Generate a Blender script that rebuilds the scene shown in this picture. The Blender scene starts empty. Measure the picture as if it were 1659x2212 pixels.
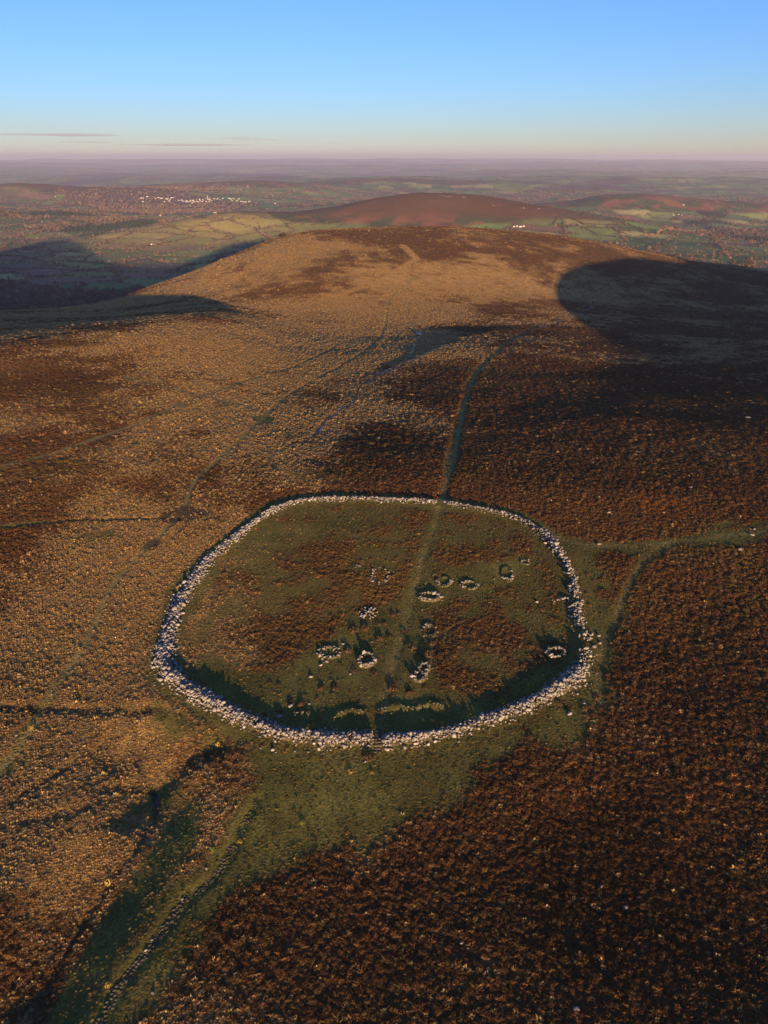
import bpy, bmesh, math, random
import numpy as np
from mathutils import Vector, Matrix

random.seed(7)
RNG = np.random.default_rng(11)
scene = bpy.context.scene
COL = scene.collection

# ------------------------------------------------------------------ camera
CAM_H = 120.0
PITCH = 25.8
FOC = 1591.0 / 2212.0
cam_data = bpy.data.cameras.new('camera')
cam_data.sensor_fit = 'VERTICAL'
cam_data.sensor_height = 24.0
cam_data.sensor_width = 18.0
cam_data.lens = 24.0 * FOC
cam_data.clip_start = 0.5
cam_data.clip_end = 200000.0
cam = bpy.data.objects.new('camera', cam_data)
cam.location = (0, 0, CAM_H)
cam.rotation_euler = (math.radians(90 - PITCH), 0, 0)
COL.objects.link(cam)
scene.camera = cam

# ------------------------------------------------------------------ sky and sun
SUN_EL = 6.0
SUN_AZ = 167.0            # clockwise from +Y: behind the drone, a little to the right
world = bpy.data.worlds.new('World')
scene.world = world
world.use_nodes = True
wn = world.node_tree
wn.nodes.clear()
sky = wn.nodes.new('ShaderNodeTexSky')
sky.sky_type = 'NISHITA'
sky.sun_disc = False
sky.sun_elevation = math.radians(SUN_EL)
sky.sun_rotation = math.radians(SUN_AZ)
sky.altitude = 500.0
sky.air_density = 1.0
sky.dust_density = 0.15
sky.ozone_density = 4.3
bg = wn.nodes.new('ShaderNodeBackground')
bg.inputs['Strength'].default_value = 0.090
out = wn.nodes.new('ShaderNodeOutputWorld')
bal = wn.nodes.new('ShaderNodeMix')           # white balance of the whole sky, even in every direction
bal.data_type = 'RGBA'; bal.blend_type = 'MULTIPLY'
bal.inputs['Factor'].default_value = 1.0
bal.inputs[7].default_value = (1.11, 0.94, 1.14, 1.0)
wn.links.new(sky.outputs[0], bal.inputs[6])
wn.links.new(bal.outputs[2], bg.inputs[0])
wn.links.new(bg.outputs[0], out.inputs[0])

sun_data = bpy.data.lights.new('sun', 'SUN')
sun_data.energy = 5.0
sun_data.angle = math.radians(0.5)
sun_data.color = (1.0, 0.65, 0.36)
sun = bpy.data.objects.new('sun', sun_data)
_a, _e = math.radians(SUN_AZ), math.radians(SUN_EL)
SUN_DIR = Vector((math.sin(_a) * math.cos(_e), math.cos(_a) * math.cos(_e), math.sin(_e)))
sun.rotation_euler = (-SUN_DIR).to_track_quat('-Z', 'Y').to_euler()
sun.location = (300, -1200, 600)
COL.objects.link(sun)

scene.view_settings.view_transform = 'Standard'
scene.view_settings.look = 'None'
scene.view_settings.gamma = 1.0
scene.view_settings.exposure = 1.35
scene.cycles.use_denoising = True
scene.cycles.max_bounces = 4
scene.cycles.diffuse_bounces = 2
scene.cycles.volume_bounces = 0
scene.cycles.caustics_reflective = False
scene.cycles.caustics_refractive = False

GROUND_Q = 1.0        # coarseness of the ground sheet
TUFT_D = 1.0          # plants per square metre, relative
TREE_D = 1.0
HAZE = 3.4e-5

# ------------------------------------------------------------------ noise
def _hash(ix, iy, seed):
    h = (ix.astype(np.int64) * 374761393 + iy.astype(np.int64) * 668265263 + seed * 1442695041) & 0xFFFFFFFF
    h = ((h ^ (h >> 13)) * 1274126177) & 0xFFFFFFFF
    h = ((h ^ (h >> 16)) * 2246822519) & 0xFFFFFFFF
    h = h ^ (h >> 15)
    return h.astype(np.float64) / 4294967295.0

def vnoise(x, y, seed=0):
    """value noise, -1..1"""
    ix = np.floor(x); iy = np.floor(y)
    fx = x - ix; fy = y - iy
    fx = fx * fx * fx * (fx * (fx * 6 - 15) + 10)
    fy = fy * fy * fy * (fy * (fy * 6 - 15) + 10)
    a = _hash(ix, iy, seed); b = _hash(ix + 1, iy, seed)
    c = _hash(ix, iy + 1, seed); d = _hash(ix + 1, iy + 1, seed)
    return ((a * (1 - fx) + b * fx) * (1 - fy) + (c * (1 - fx) + d * fx) * fy) * 2 - 1

def fbm(x, y, scale, octaves=4, seed=0, gain=0.5):
    s = 0.0; amp = 1.0; tot = 0.0; f = 1.0 / scale
    ca, sa = math.cos(0.6), math.sin(0.6)
    for k in range(octaves):
        s = s + amp * vnoise(x * f + 17.3 * k, y * f - 9.1 * k, seed + k)
        tot += amp; amp *= gain; f *= 2.03
        x, y = x * ca - y * sa, x * sa + y * ca
    return s / tot

def sstep(a, b, v):
    t = np.clip((v - a) / (b - a), 0, 1)
    return t * t * (3 - 2 * t)

# ------------------------------------------------------------------ the lie of the land
# height profiles of the moor by compass direction from the hill top (degrees, metres)
PROF = {
    -180: [(10, 3), (300, 5), (700, 10), (1500, -40), (3000, -150), (22000, -318), (60000, -130)],
    -100: [(10, 0), (150, 0), (400, 12), (800, 0), (1500, -100), (3000, -240), (22000, -318), (60000, -130)],
    -60:  [(10, 0), (150, -1), (400, 4), (650, -8), (1200, -100), (2200, -240), (22000, -318), (60000, -130)],
    -40: [(10, -2), (100, -1.5), (250, 2), (430, 6), (560, 0), (700, -20), (900, -48), (1100, -76), (1500, -150), (2000, -215), (2700, -255), (22000, -318), (60000, -130)],
    -26: [(10, -2), (100, -1.5), (180, 1), (265, 4), (400, 7), (520, 7), (600, -1), (700, -15), (900, -40), (1060, -60), (1200, -88), (1600, -165), (2000, -215), (2600, -250), (22000, -318), (60000, -130)],
    -21: [(10, -2), (100, -1.5), (180, 1.2), (265, 4.5), (400, 7), (560, 6), (640, -3), (740, -18), (900, -41), (1080, -60), (1230, -90), (1600, -165), (2300, -248), (22000, -318), (60000, -130)],
    -16: [(10, -2), (100, -1.5), (180, 1.2), (265, 5), (430, 6), (620, 3), (700, -7), (800, -22), (900, -36), (1000, -43), (1100, -31), (1250, -68), (1700, -165), (2500, -254), (22000, -318), (60000, -130)],
    -12: [(10, -2), (100, -1.5), (180, 1.3), (265, 5), (450, 0), (650, -4), (750, -13), (830, -25), (900, -33), (970, -35), (1150, -9), (1320, -46), (1800, -150), (2600, -252), (22000, -318), (60000, -130)],
    -8:   [(10, -2), (100, -1.5), (180, 1.4), (265, 5), (400, -3), (500, -10), (680, -25), (800, -38), (900, -34), (1230, 12), (1420, -14), (2000, -140), (2800, -250), (22000, -318), (60000, -130)],
    -4: [(10, -2), (100, -1.5), (180, 1.5), (265, 4.5), (380, -3), (520, -14), (720, -31), (850, -31), (1250, 18), (1480, 0), (2100, -140), (3000, -245), (22000, -318), (60000, -130)],
    0: [(10, -2), (100, -1.5), (180, 1.7), (265, 5), (400, -4), (560, -16), (740, -31), (880, -33), (1270, 18), (1500, 2), (2200, -150), (3000, -225), (5200, -252), (22000, -318), (60000, -130)],
    6: [(10, -2), (100, -1.0), (180, 2.2), (265, 6), (400, -2), (600, -17), (780, -33), (930, -37), (1300, 14), (1550, -4), (2300, -150), (3000, -215), (5200, -254), (22000, -318), (60000, -130)],
    12: [(10, -1.5), (100, -.5), (180, 3.0), (265, 7), (350, 3), (450, -5), (600, -17), (800, -35), (980, -42), (1350, 2), (1600, -18), (2300, -140), (2900, -200), (5200, -255), (22000, -318), (60000, -130)],
    18: [(10, -1.5), (100, 0), (180, 3.6), (265, 8.5), (350, 4.5), (450, -4.5), (600, -20), (850, -44), (1050, -54), (1400, -22), (1700, -58), (2400, -150), (3000, -205), (5200, -255), (22000, -318), (60000, -130)],
    26: [(10, -1), (100, 1), (180, 4.5), (265, 10), (350, 7), (450, -2), (600, -18), (900, -50), (1200, -66), (1500, -66), (1900, -104), (2500, -180), (3100, -215), (5200, -258), (22000, -318), (60000, -130)],
    36: [(10, 0), (100, 2), (180, 7), (265, 12), (400, 6), (700, -20), (1200, -62), (1600, -84), (2400, -170), (3200, -230), (22000, -318), (60000, -130)],
    60:   [(10, 0), (100, 6), (250, 18), (500, 22), (900, 0), (1500, -60), (3000, -220), (22000, -318), (60000, -130)],
    110:  [(10, 1), (100, 7), (250, 18), (500, 35), (900, 30), (1800, -40), (3500, -200), (22000, -318), (60000, -130)],
}
_AZ = np.arange(-180, 181, 1.0)
_LR = np.linspace(math.log(8.0), math.log(70000.0), 460)

def _build_table():
    keys = sorted(PROF) + [180]
    rows = [np.interp(_LR, [math.log(r) for r, z in PROF[k if k != 180 else -180]],
                      [z for r, z in PROF[k if k != 180 else -180]]) for k in keys]
    rows = np.array(rows)
    T = np.empty((len(_AZ), len(_LR)))
    for j in range(len(_LR)):
        T[:, j] = np.interp(_AZ, keys, rows[:, j])
    def blur(A, sig, axis, wrap):
        n = int(sig * 3) + 1
        k = np.exp(-0.5 * (np.arange(-n, n + 1) / sig) ** 2); k /= k.sum()
        P = np.pad(A, [(n, n) if i == axis else (0, 0) for i in range(2)], mode='wrap' if wrap else 'edge')
        return sum(k[i] * np.take(P, range(i, i + A.shape[axis]), axis=axis) for i in range(2 * n + 1))
    T = blur(T, 1.8, 0, True)
    T = blur(T, 2.4, 1, False)
    return T
_TAB = _build_table()

def _table(x, y):
    r = np.maximum(np.hypot(x, y), 9.0)
    az = np.degrees(np.arctan2(x, y))
    fa = np.clip((az + 180.0), 0, 359.999); fl = np.clip((np.log(r) - _LR[0]) / (_LR[1] - _LR[0]), 0, len(_LR) - 1.001)
    ia = fa.astype(int); il = fl.astype(int)
    ta = fa - ia; tl = fl - il
    return ((_TAB[ia, il] * (1 - tl) + _TAB[ia, il + 1] * tl) * (1 - ta)
            + (_TAB[ia + 1, il] * (1 - tl) + _TAB[ia + 1, il + 1] * tl) * ta)

def polar(az, r):
    return r * math.sin(math.radians(az)), r * math.cos(math.radians(az))

# hills: x, y, height, half length across, half length along, turn
HILLS = [
    (520, 370, 50, 230, 115, 127),          # shoulder just right of the view, it shades the valley behind it
    (-830, 520, 175, 200, 220, 0),         # unseen shoulder left of the view, added and heightened to shade the valley
    (965, 420, 125, 170, 230, 0),        # unseen high down on the right, put here to cast shade ahead
    (*polar(5.0, 4350), 122, 430, 420, -6),   # rocky brown hill in the middle distance
    (*polar(-1.5, 4300), 92, 420, 330, 0),
    (*polar(13, 4200), 82, 420, 380, 0),
    (*polar(-10.5, 4300), 78, 330, 300, -25), # golden spur
    (*polar(-15.5, 4100), 36, 380, 300, 0),
    (*polar(20, 6500), 95, 900, 330, 0),      # flat topped red hill
    (*polar(16.5, 6600), 40, 300, 300, 0),
    (*polar(-11.5, 9500), 150, 1100, 600, 0), # red ridge above the village
    (*polar(-23, 8300), 150, 1500, 500, 0),   # dark wooded hill on the left
    (*polar(2, 10500), 120, 1700, 600, 0),
    (*polar(13, 13000), 135, 2600, 700, 0),
    (*polar(25, 12000), 110, 1900, 700, 0),
    (*polar(22, 21000), 105, 5200, 1500, 0),
    (*polar(-5, 15000), 55, 2500, 900, 0),
    (*polar(-20, 17000), 60, 3500, 1200, 0),
    (*polar(-38, 6200), 190, 900, 900, 0),    # out of the picture, shades the left hill
]

def terrain_base(x, y):
    z = _table(x, y)
    for hx, hy, h, a, b, t in HILLS:
        ct, st = math.cos(math.radians(t)), math.sin(math.radians(t))
        dx = x - hx; dy = y - hy
        u = (dx * ct + dy * st) / a; v = (-dx * st + dy * ct) / b
        q = u * u + v * v
        z = z + h * np.exp(-0.5 * (q ** 1.7 if h == 50 else q))
    r = np.hypot(x, y)
    far = sstep(2400, 4500, r)
    z = z + far * (fbm(x, y, 2300, 5, 5) * 62 - 4) + sstep(8500, 14000, r) * fbm(x, y, 3800, 4, 25) * 150
    z = z + far * (1 - sstep(9000, 14000, r)) * (fbm(x, y, 260, 4, 27) * 9 + fbm(x, y, 700, 3, 29) * 16)
    mid = sstep(300, 900, r)
    z = z + mid * (1 - 0.6 * far) * fbm(x, y, 320, 4, 9) * 4.0
    z = z + sstep(40, 160, r) * fbm(x, y, 60, 3, 14) * 0.7
    return z

# ------------------------------------------------------------------ survey of the place (metres on the ground)
WALL_A = [(-2.7, 128.8), (-8.8, 128.7), (-15.5, 128.8), (-22.4, 130.0), (-27.9, 132.3), (-33.5, 135.2), (-39.2, 139.2), (-44.7, 143.0), (-49.1, 146.2), (-53.4, 150.0), (-56.5, 153.5), (-58.7, 159.9), (-59.3, 166.3), (-59.8, 173.0), (-60.4, 180.8), (-59.8, 187.6), (-58.8, 193.9), (-57.9, 201.2), (-56.4, 207.5), (-53.8, 213.9), (-50.9, 219.7), (-48.1, 226.7), (-45.4, 232.0), (-43.3, 236.1), (-39.8, 241.5), (-34.9, 246.0), (-29.8, 249.2), (-22.7, 250.7), (-14.4, 250.7), (-6.0, 249.9), (6.9, 248.3), (14.7, 247.1), (19.1, 245.6)]
WALL_B = [(22.5, 245.1), (27.3, 242.8), (33.3, 239.6), (39.3, 236.8), (45.1, 233.5), (49.1, 228.2), (52.4, 222.9), (54.7, 218.0), (55.3, 212.2), (56.4, 206.6), (57.1, 200.3), (57.2, 193.3), (56.7, 187.2), (55.6, 180.3), (54.3, 173.7), (53.8, 168.7), (54.3, 164.2), (54.5, 161.8)]
WALL_C = [(53.4, 157.6), (51.3, 154.4), (49.9, 151.3), (47.8, 148.0), (46.0, 145.9), (42.0, 143.3), (38.5, 140.7), (34.7, 138.4), (30.2, 136.3), (25.8, 134.5), (21.5, 132.9), (17.3, 131.2), (13.1, 129.6), (9.0, 128.9), (5.0, 128.6), (1.8, 128.3), (-0.2, 127.9)]
P_FAR = [(20.9, 246.0), (23.7, 260.4), (29.7, 292.9), (35.7, 335.8), (44.2, 391.1), (54.7, 451.6), (73.2, 523.2), (96.6, 589.4), (136.6, 705.6), (168.5, 774.5), (244.6, 924.1), (313.8, 1027.3)]
P_IN = [(20.2, 241.2), (16.7, 223.6), (12.4, 208.7), (10.3, 195.5), (7.5, 181.3), (4.5, 166.1), (1.8, 152.5), (-0.2, 139.0), (-1.3, 132.1), (-1.5, 126.3)]
P_LEFT = [(45.8, 1005.9), (23.1, 938.4), (2.9, 860.9), (4.0, 758.6), (-5.6, 619.6), (-23.7, 537.4), (-48.6, 445.4), (-58.1, 388.4), (-61.8, 354.9), (-65.6, 318.0), (-73.0, 275.5), (-75.1, 259.0), (-72.2, 242.7), (-73.3, 232.3), (-76.8, 221.0), (-81.0, 203.8), (-83.6, 189.6), (-81.1, 172.3), (-80.5, 158.1), (-82.5, 145.1), (-82.0, 137.0), (-81.8, 125.3), (-84.0, 114.7)]
P_L2 = [(-140.1, 228.5), (-125.1, 231.1), (-111.4, 233.5), (-95.2, 234.1), (-80.4, 234.2), (-73.1, 234.6)]
P_L3 = [(-161.9, 277.3), (-143.3, 291.8), (-130.1, 310.0), (-116.2, 332.5), (-103.2, 368.7), (-92.7, 398.7), (-77.4, 448.0), (-60.6, 502.0), (-41.0, 594.8)]
P_L4 = [(-147.3, 410.4), (-122.0, 394.4), (-100.0, 386.0), (-81.4, 379.2), (-63.8, 368.1)]
P_MIDTRACK = [(-127.0, 565.2), (-113.6, 678.3), (-92.4, 789.0), (-57.9, 864.1), (0.3, 970.0), (45.2, 1070.5), (27.6, 1146.4)]
P_R = [(56.6, 218.4), (63.7, 212.5), (72.1, 210.1), (85.1, 209.1), (97.4, 210.4), (109.7, 211.7), (131.3, 213.6)]
P_R2 = [(90.6, 207.8), (82.1, 201.6), (74.6, 190.8), (68.7, 179.7), (63.6, 170.4), (57.4, 159.1), (53.7, 149.7), (51.8, 137.8)]
P_FLAG = [(-26.5, 112.2), (-27.4, 108.7), (-28.4, 106.5), (-29.4, 101.6), (-30.5, 98.0), (-31.5, 94.1), (-33.3, 92.6), (-35.0, 90.7), (-36.9, 88.0), (-38.0, 84.5), (-39.6, 81.5), (-40.8, 78.7), (-42.3, 76.0), (-43.3, 73.4), (-43.8, 70.5), (-44.4, 67.4)]
P_DITCH1 = [(-79.3, 104.9), (-74.0, 105.4), (-70.2, 106.3), (-64.8, 107.8), (-60.0, 110.2), (-57.6, 114.4), (-55.9, 116.9), (-52.7, 117.6)]
P_DITCH2 = [(-79.3, 106.9), (-75.4, 112.9), (-71.2, 118.0), (-67.7, 122.0), (-64.5, 126.1), (-61.6, 133.3), (-60.6, 137.2), (-57.8, 138.8)]
P_DITCH3 = [(-94.1, 138.2), (-85.5, 138.6), (-75.3, 138.2), (-67.0, 138.0), (-58.9, 138.8), (-53.1, 138.0)]
P_EDGE = [(86.4, 128.6), (80.4, 138.8), (80.2, 142.2)]
GULLY = [(-59.8, 138.0), (-58.0, 131.9), (-56.2, 126.8), (-53.3, 121.4), (-50.0, 117.0), (-47.9, 113.3), (-47.1, 109.8), (-47.7, 104.7), (-48.9, 99.6), (-50.8, 96.3), (-52.4, 93.4), (-52.6, 89.7), (-53.8, 86.6), (-54.5, 83.0), (-55.4, 78.7), (-55.7, 74.9), (-56.2, 70.9), (-56.7, 67.4), (-56.6, 64.2)]
SCARP_A = [(-30.9, 124.0), (-34.7, 122.3), (-38.4, 120.7), (-41.5, 118.6), (-44.0, 115.8), (-45.7, 112.7), (-45.9, 109.2), (-46.1, 103.1)]
SCARP_B = [(-11.0, 431.8), (6.4, 491.6), (30.9, 539.8), (61.2, 607.4), (97.7, 679.3), (145.2, 727.7)]
TURF = [[(-55.8, 145.6), (-47.5, 137.4), (-38.3, 130.1), (-31.4, 127.0), (-28.4, 123.0), (-27.1, 116.6), (-29.6, 110.6), (-30.3, 103.9), (-34.2, 96.6), (-39.2, 89.0), (-43.0, 79.6), (-46.1, 72.7), (-48.2, 66.5), (-41.1, 66.5), (-37.6, 74.2), (-34.2, 82.1), (-30.1, 89.0), (-23.2, 93.3), (-11.5, 98.8), (1.9, 105.0), (11.5, 110.7), (22.0, 118.8), (33.3, 126.4), (42.7, 131.5), (50.1, 134.8), (55.2, 144.2), (58.6, 159.0), (65.1, 173.5), (66.5, 194.3), (69.6, 206.1), (84.6, 202.7), (98.4, 205.2), (125.6, 207.8), (130.8, 218.7), (102.1, 215.2), (86.3, 212.8), (73.0, 213.6), (57.2, 221.4), (57.7, 192.5), (55.3, 165.5), (52.6, 149.8), (45.7, 139.8), (31.0, 131.5), (7.3, 125.4), (-13.5, 125.7), (-28.6, 129.9), (-42.3, 139.0), (-49.4, 145.7)], [(-52.7, 145.6), (-51.6, 154.7), (-49.1, 159.5), (-37.2, 154.8), (-27.8, 156.6), (-18.9, 165.6), (-11.8, 175.0), (-4.0, 179.4), (4.2, 186.1), (8.0, 198.1), (11.4, 211.6), (16.7, 237.1), (20.3, 236.9), (17.8, 214.2), (17.7, 198.8), (26.4, 201.8), (39.9, 204.4), (54.7, 212.5), (55.2, 207.5), (41.7, 197.7), (32.3, 191.3), (23.2, 183.7), (15.4, 178.6), (12.3, 170.0), (12.2, 157.6), (15.1, 146.6), (24.0, 144.1), (36.7, 151.7), (43.2, 155.0), (49.4, 150.9), (39.4, 141.9), (23.9, 134.1), (7.5, 128.9), (-13.6, 127.7), (-29.0, 132.0), (-42.3, 139.0)], [(-44.5, 134.3), (-55.3, 143.9), (-59.0, 139.0), (-51.0, 129.9), (-43.2, 128.4), (-34.5, 127.0), (-37.4, 131.3)], [(-50.4, 116.5), (-45.8, 110.5), (-42.2, 115.3), (-45.4, 120.4), (-49.6, 121.0)], [(-45.9, 94.6), (-47.8, 84.6), (-50.4, 76.5), (-51.7, 72.0), (-49.0, 70.6), (-46.4, 78.0), (-44.0, 88.1), (-42.7, 95.6)]]
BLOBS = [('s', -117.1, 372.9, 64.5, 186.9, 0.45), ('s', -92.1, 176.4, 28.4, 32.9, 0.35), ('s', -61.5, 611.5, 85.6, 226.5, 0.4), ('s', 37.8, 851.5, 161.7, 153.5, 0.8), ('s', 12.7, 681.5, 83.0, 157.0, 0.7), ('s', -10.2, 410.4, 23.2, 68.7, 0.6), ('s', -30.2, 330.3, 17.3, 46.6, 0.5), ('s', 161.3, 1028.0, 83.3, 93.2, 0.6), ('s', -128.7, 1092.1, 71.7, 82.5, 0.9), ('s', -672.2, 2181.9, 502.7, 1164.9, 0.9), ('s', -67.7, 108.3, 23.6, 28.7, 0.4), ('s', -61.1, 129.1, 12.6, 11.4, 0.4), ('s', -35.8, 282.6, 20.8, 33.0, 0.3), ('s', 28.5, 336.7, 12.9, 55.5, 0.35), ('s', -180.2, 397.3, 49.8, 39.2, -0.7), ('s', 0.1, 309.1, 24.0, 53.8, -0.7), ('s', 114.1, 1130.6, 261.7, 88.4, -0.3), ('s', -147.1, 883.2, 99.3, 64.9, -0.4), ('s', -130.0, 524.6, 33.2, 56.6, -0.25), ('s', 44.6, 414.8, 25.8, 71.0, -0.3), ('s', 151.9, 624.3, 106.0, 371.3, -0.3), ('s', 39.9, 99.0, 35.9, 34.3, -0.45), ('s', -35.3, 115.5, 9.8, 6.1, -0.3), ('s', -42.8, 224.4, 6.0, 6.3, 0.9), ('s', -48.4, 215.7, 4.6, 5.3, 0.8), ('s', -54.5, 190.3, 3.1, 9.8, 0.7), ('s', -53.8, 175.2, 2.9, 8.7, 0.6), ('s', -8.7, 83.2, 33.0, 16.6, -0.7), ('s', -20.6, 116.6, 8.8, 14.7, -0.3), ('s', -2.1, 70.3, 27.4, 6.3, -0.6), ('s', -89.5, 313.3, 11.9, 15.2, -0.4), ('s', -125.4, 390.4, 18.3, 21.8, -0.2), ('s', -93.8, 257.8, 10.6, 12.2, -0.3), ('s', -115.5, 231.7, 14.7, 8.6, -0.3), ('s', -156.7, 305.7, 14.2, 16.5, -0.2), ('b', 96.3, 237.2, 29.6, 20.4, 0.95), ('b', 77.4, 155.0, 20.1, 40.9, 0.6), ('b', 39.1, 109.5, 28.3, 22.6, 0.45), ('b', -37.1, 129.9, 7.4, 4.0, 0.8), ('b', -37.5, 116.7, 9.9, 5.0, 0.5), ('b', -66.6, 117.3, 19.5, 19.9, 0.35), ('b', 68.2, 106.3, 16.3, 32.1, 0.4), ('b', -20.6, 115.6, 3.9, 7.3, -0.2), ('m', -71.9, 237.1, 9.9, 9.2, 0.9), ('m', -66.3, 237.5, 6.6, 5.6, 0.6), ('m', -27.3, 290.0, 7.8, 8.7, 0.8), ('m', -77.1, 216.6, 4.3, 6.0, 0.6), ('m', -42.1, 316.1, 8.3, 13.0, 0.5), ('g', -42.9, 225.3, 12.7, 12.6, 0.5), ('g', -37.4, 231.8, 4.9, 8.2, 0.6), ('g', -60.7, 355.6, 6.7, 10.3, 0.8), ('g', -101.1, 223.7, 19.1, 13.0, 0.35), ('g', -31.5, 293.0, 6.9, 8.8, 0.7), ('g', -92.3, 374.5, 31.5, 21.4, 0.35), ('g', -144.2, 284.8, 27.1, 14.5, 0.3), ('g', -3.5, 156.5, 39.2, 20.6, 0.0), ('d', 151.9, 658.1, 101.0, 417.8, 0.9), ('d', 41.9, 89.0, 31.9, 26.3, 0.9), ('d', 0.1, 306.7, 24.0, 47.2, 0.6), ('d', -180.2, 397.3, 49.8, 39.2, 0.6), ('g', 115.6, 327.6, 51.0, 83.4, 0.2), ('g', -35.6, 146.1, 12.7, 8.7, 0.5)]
STREAMS = [[(-37.5, 312.2), (-33.0, 332.4), (-30.4, 356.4), (-24.6, 377.8), (-16.8, 400.6), (-15.3, 435.1), (-8.9, 471.0), (6.6, 504.3), (17.2, 537.5), (23.8, 594.9), (34.9, 677.5), (45.3, 688.7)], [(3.3, 484.3), (13.1, 507.0), (35.5, 558.4), (49.8, 598.1)], [(139.3, 696.7), (160.7, 736.8), (176.8, 768.4), (233.1, 877.9), (277.2, 960.4), (315.9, 1023.6), (340.4, 1063.0)], [(171.9, 941.9), (200.1, 994.6), (221.3, 1025.6)], [(-50.2, 117.1), (-48.9, 115.1), (-47.6, 112.1), (-47.4, 109.2)]]
POOLS = [(31.7, 672.3, 6.6, 15.6), (20.2, 544.6, 3.4, 7.2), (324.8, 1031.7, 8.6, 10.0), (210.6, 1011.8, 8.3, 6.9), (-31.2, 336.9, 3.1, 4.2), (-129.3, 603.1, 2.6, 4.6), (315.4, 1205.5, 7.8, 5.7)]
HUTS = {'slab': (-4.6, 157.2, 2.4, 2.9), 'double_a': (10.3, 153.0, 1.6, 1.8), 'double_b': (8.9, 149.8, 1.9, 2.0), 'neat': (13.7, 185.5, 3.3, 2.3), 'green_a': (18.2, 193.2, 2.5, 2.8), 'scatter': (-1.3, 197.7, 3.0, 4.9), 'few': (-8.3, 201.9, 1.3, 1.9), 'pile': (-4.6, 178.7, 2.9, 3.1), 'heath': (-14.5, 160.5, 3.0, 2.7), 'bushy': (12.6, 169.6, 2.0, 3.3), 'ring_b': (25.9, 190.8, 2.6, 2.4), 'bank_a': (38.1, 196.9, 2.0, 4.1), 'bank_b': (44.5, 202.6, 1.5, 1.5), 'wallside': (45.0, 157.6, 2.4, 2.3), 'short': (51.5, 180.4, 2.8, 2.2)}
ARCS = [[(-12.4, 133.9), (-11.7, 135.5), (-10.5, 137.4), (-8.6, 138.3), (-6.5, 138.3), (-5.2, 137.6)], [(-0.8, 138.3), (1.2, 139.2), (3.6, 139.5), (5.5, 138.8)], [(6.8, 138.2), (8.4, 139.1), (10.6, 139.8), (12.2, 139.6), (13.8, 139.3)], [(-21.0, 136.9), (-19.7, 137.1), (-18.1, 137.2), (-18.4, 134.5), (-19.3, 132.7)]]
BOULDERS = [(-25.0, 125.5, 0.5), (55.5, 159.4, 0.8), (54.8, 162.4, 0.6), (55.9, 211.5, 1.2), (55.4, 214.4, 0.8), (56.9, 214.1, 0.7), (70.0, 211.5, 0.9), (58.0, 164.5, 0.6), (57.5, 161.2, 0.6), (43.5, 134.9, 0.9), (58.9, 142.9, 0.35), (47.6, 138.2, 0.5), (39.4, 90.6, 0.4), (29.9, 69.5, 0.6), (13.2, 81.0, 0.35), (62.2, 91.8, 0.35), (42.5, 86.3, 0.5), (20.6, 87.2, 0.35), (45.5, 88.2, 0.35), (179.6, 347.9, 1.6), (113.9, 250.2, 0.8), (78.6, 232.0, 0.8), (111.6, 202.4, 1.0), (119.1, 211.3, 0.8), (121.5, 215.0, 0.6), (126.7, 259.5, 0.5), (45.3, 241.0, 0.5), (97.1, 229.9, 0.6), (-36.7, 89.8, 0.35), (-40.0, 82.2, 0.35), (-40.5, 80.3, 0.35), (-37.3, 73.1, 0.35), (-84.2, 129.6, 0.4), (-33.6, 96.0, 0.35), (-8.6, 151.7, 0.4), (10.9, 202.3, 0.35), (11.0, 179.3, 0.35), (-15.0, 156.8, 0.6), (-16.4, 155.3, 0.6), (-18.6, 150.6, 0.7), (-3.3, 164.9, 0.4), (-11.0, 164.2, 0.6), (-22.7, 199.3, 0.35), (-18.1, 140.5, 0.4), (44.5, 181.3, 0.6), (30.7, 181.7, 0.4), (-24.8, 135.9, 0.9), (-20.6, 137.0, 0.4), (-22.6, 139.6, 0.8), (1.4, 125.8, 0.35), (-4.1, 122.2, 0.35), (-27.8, 126.2, 0.35), (-17.0, 124.9, 0.35), (9.2, 126.5, 0.35), (33.7, 194.0, 0.35), (-23.7, 1256.1, 1.9)]
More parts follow.
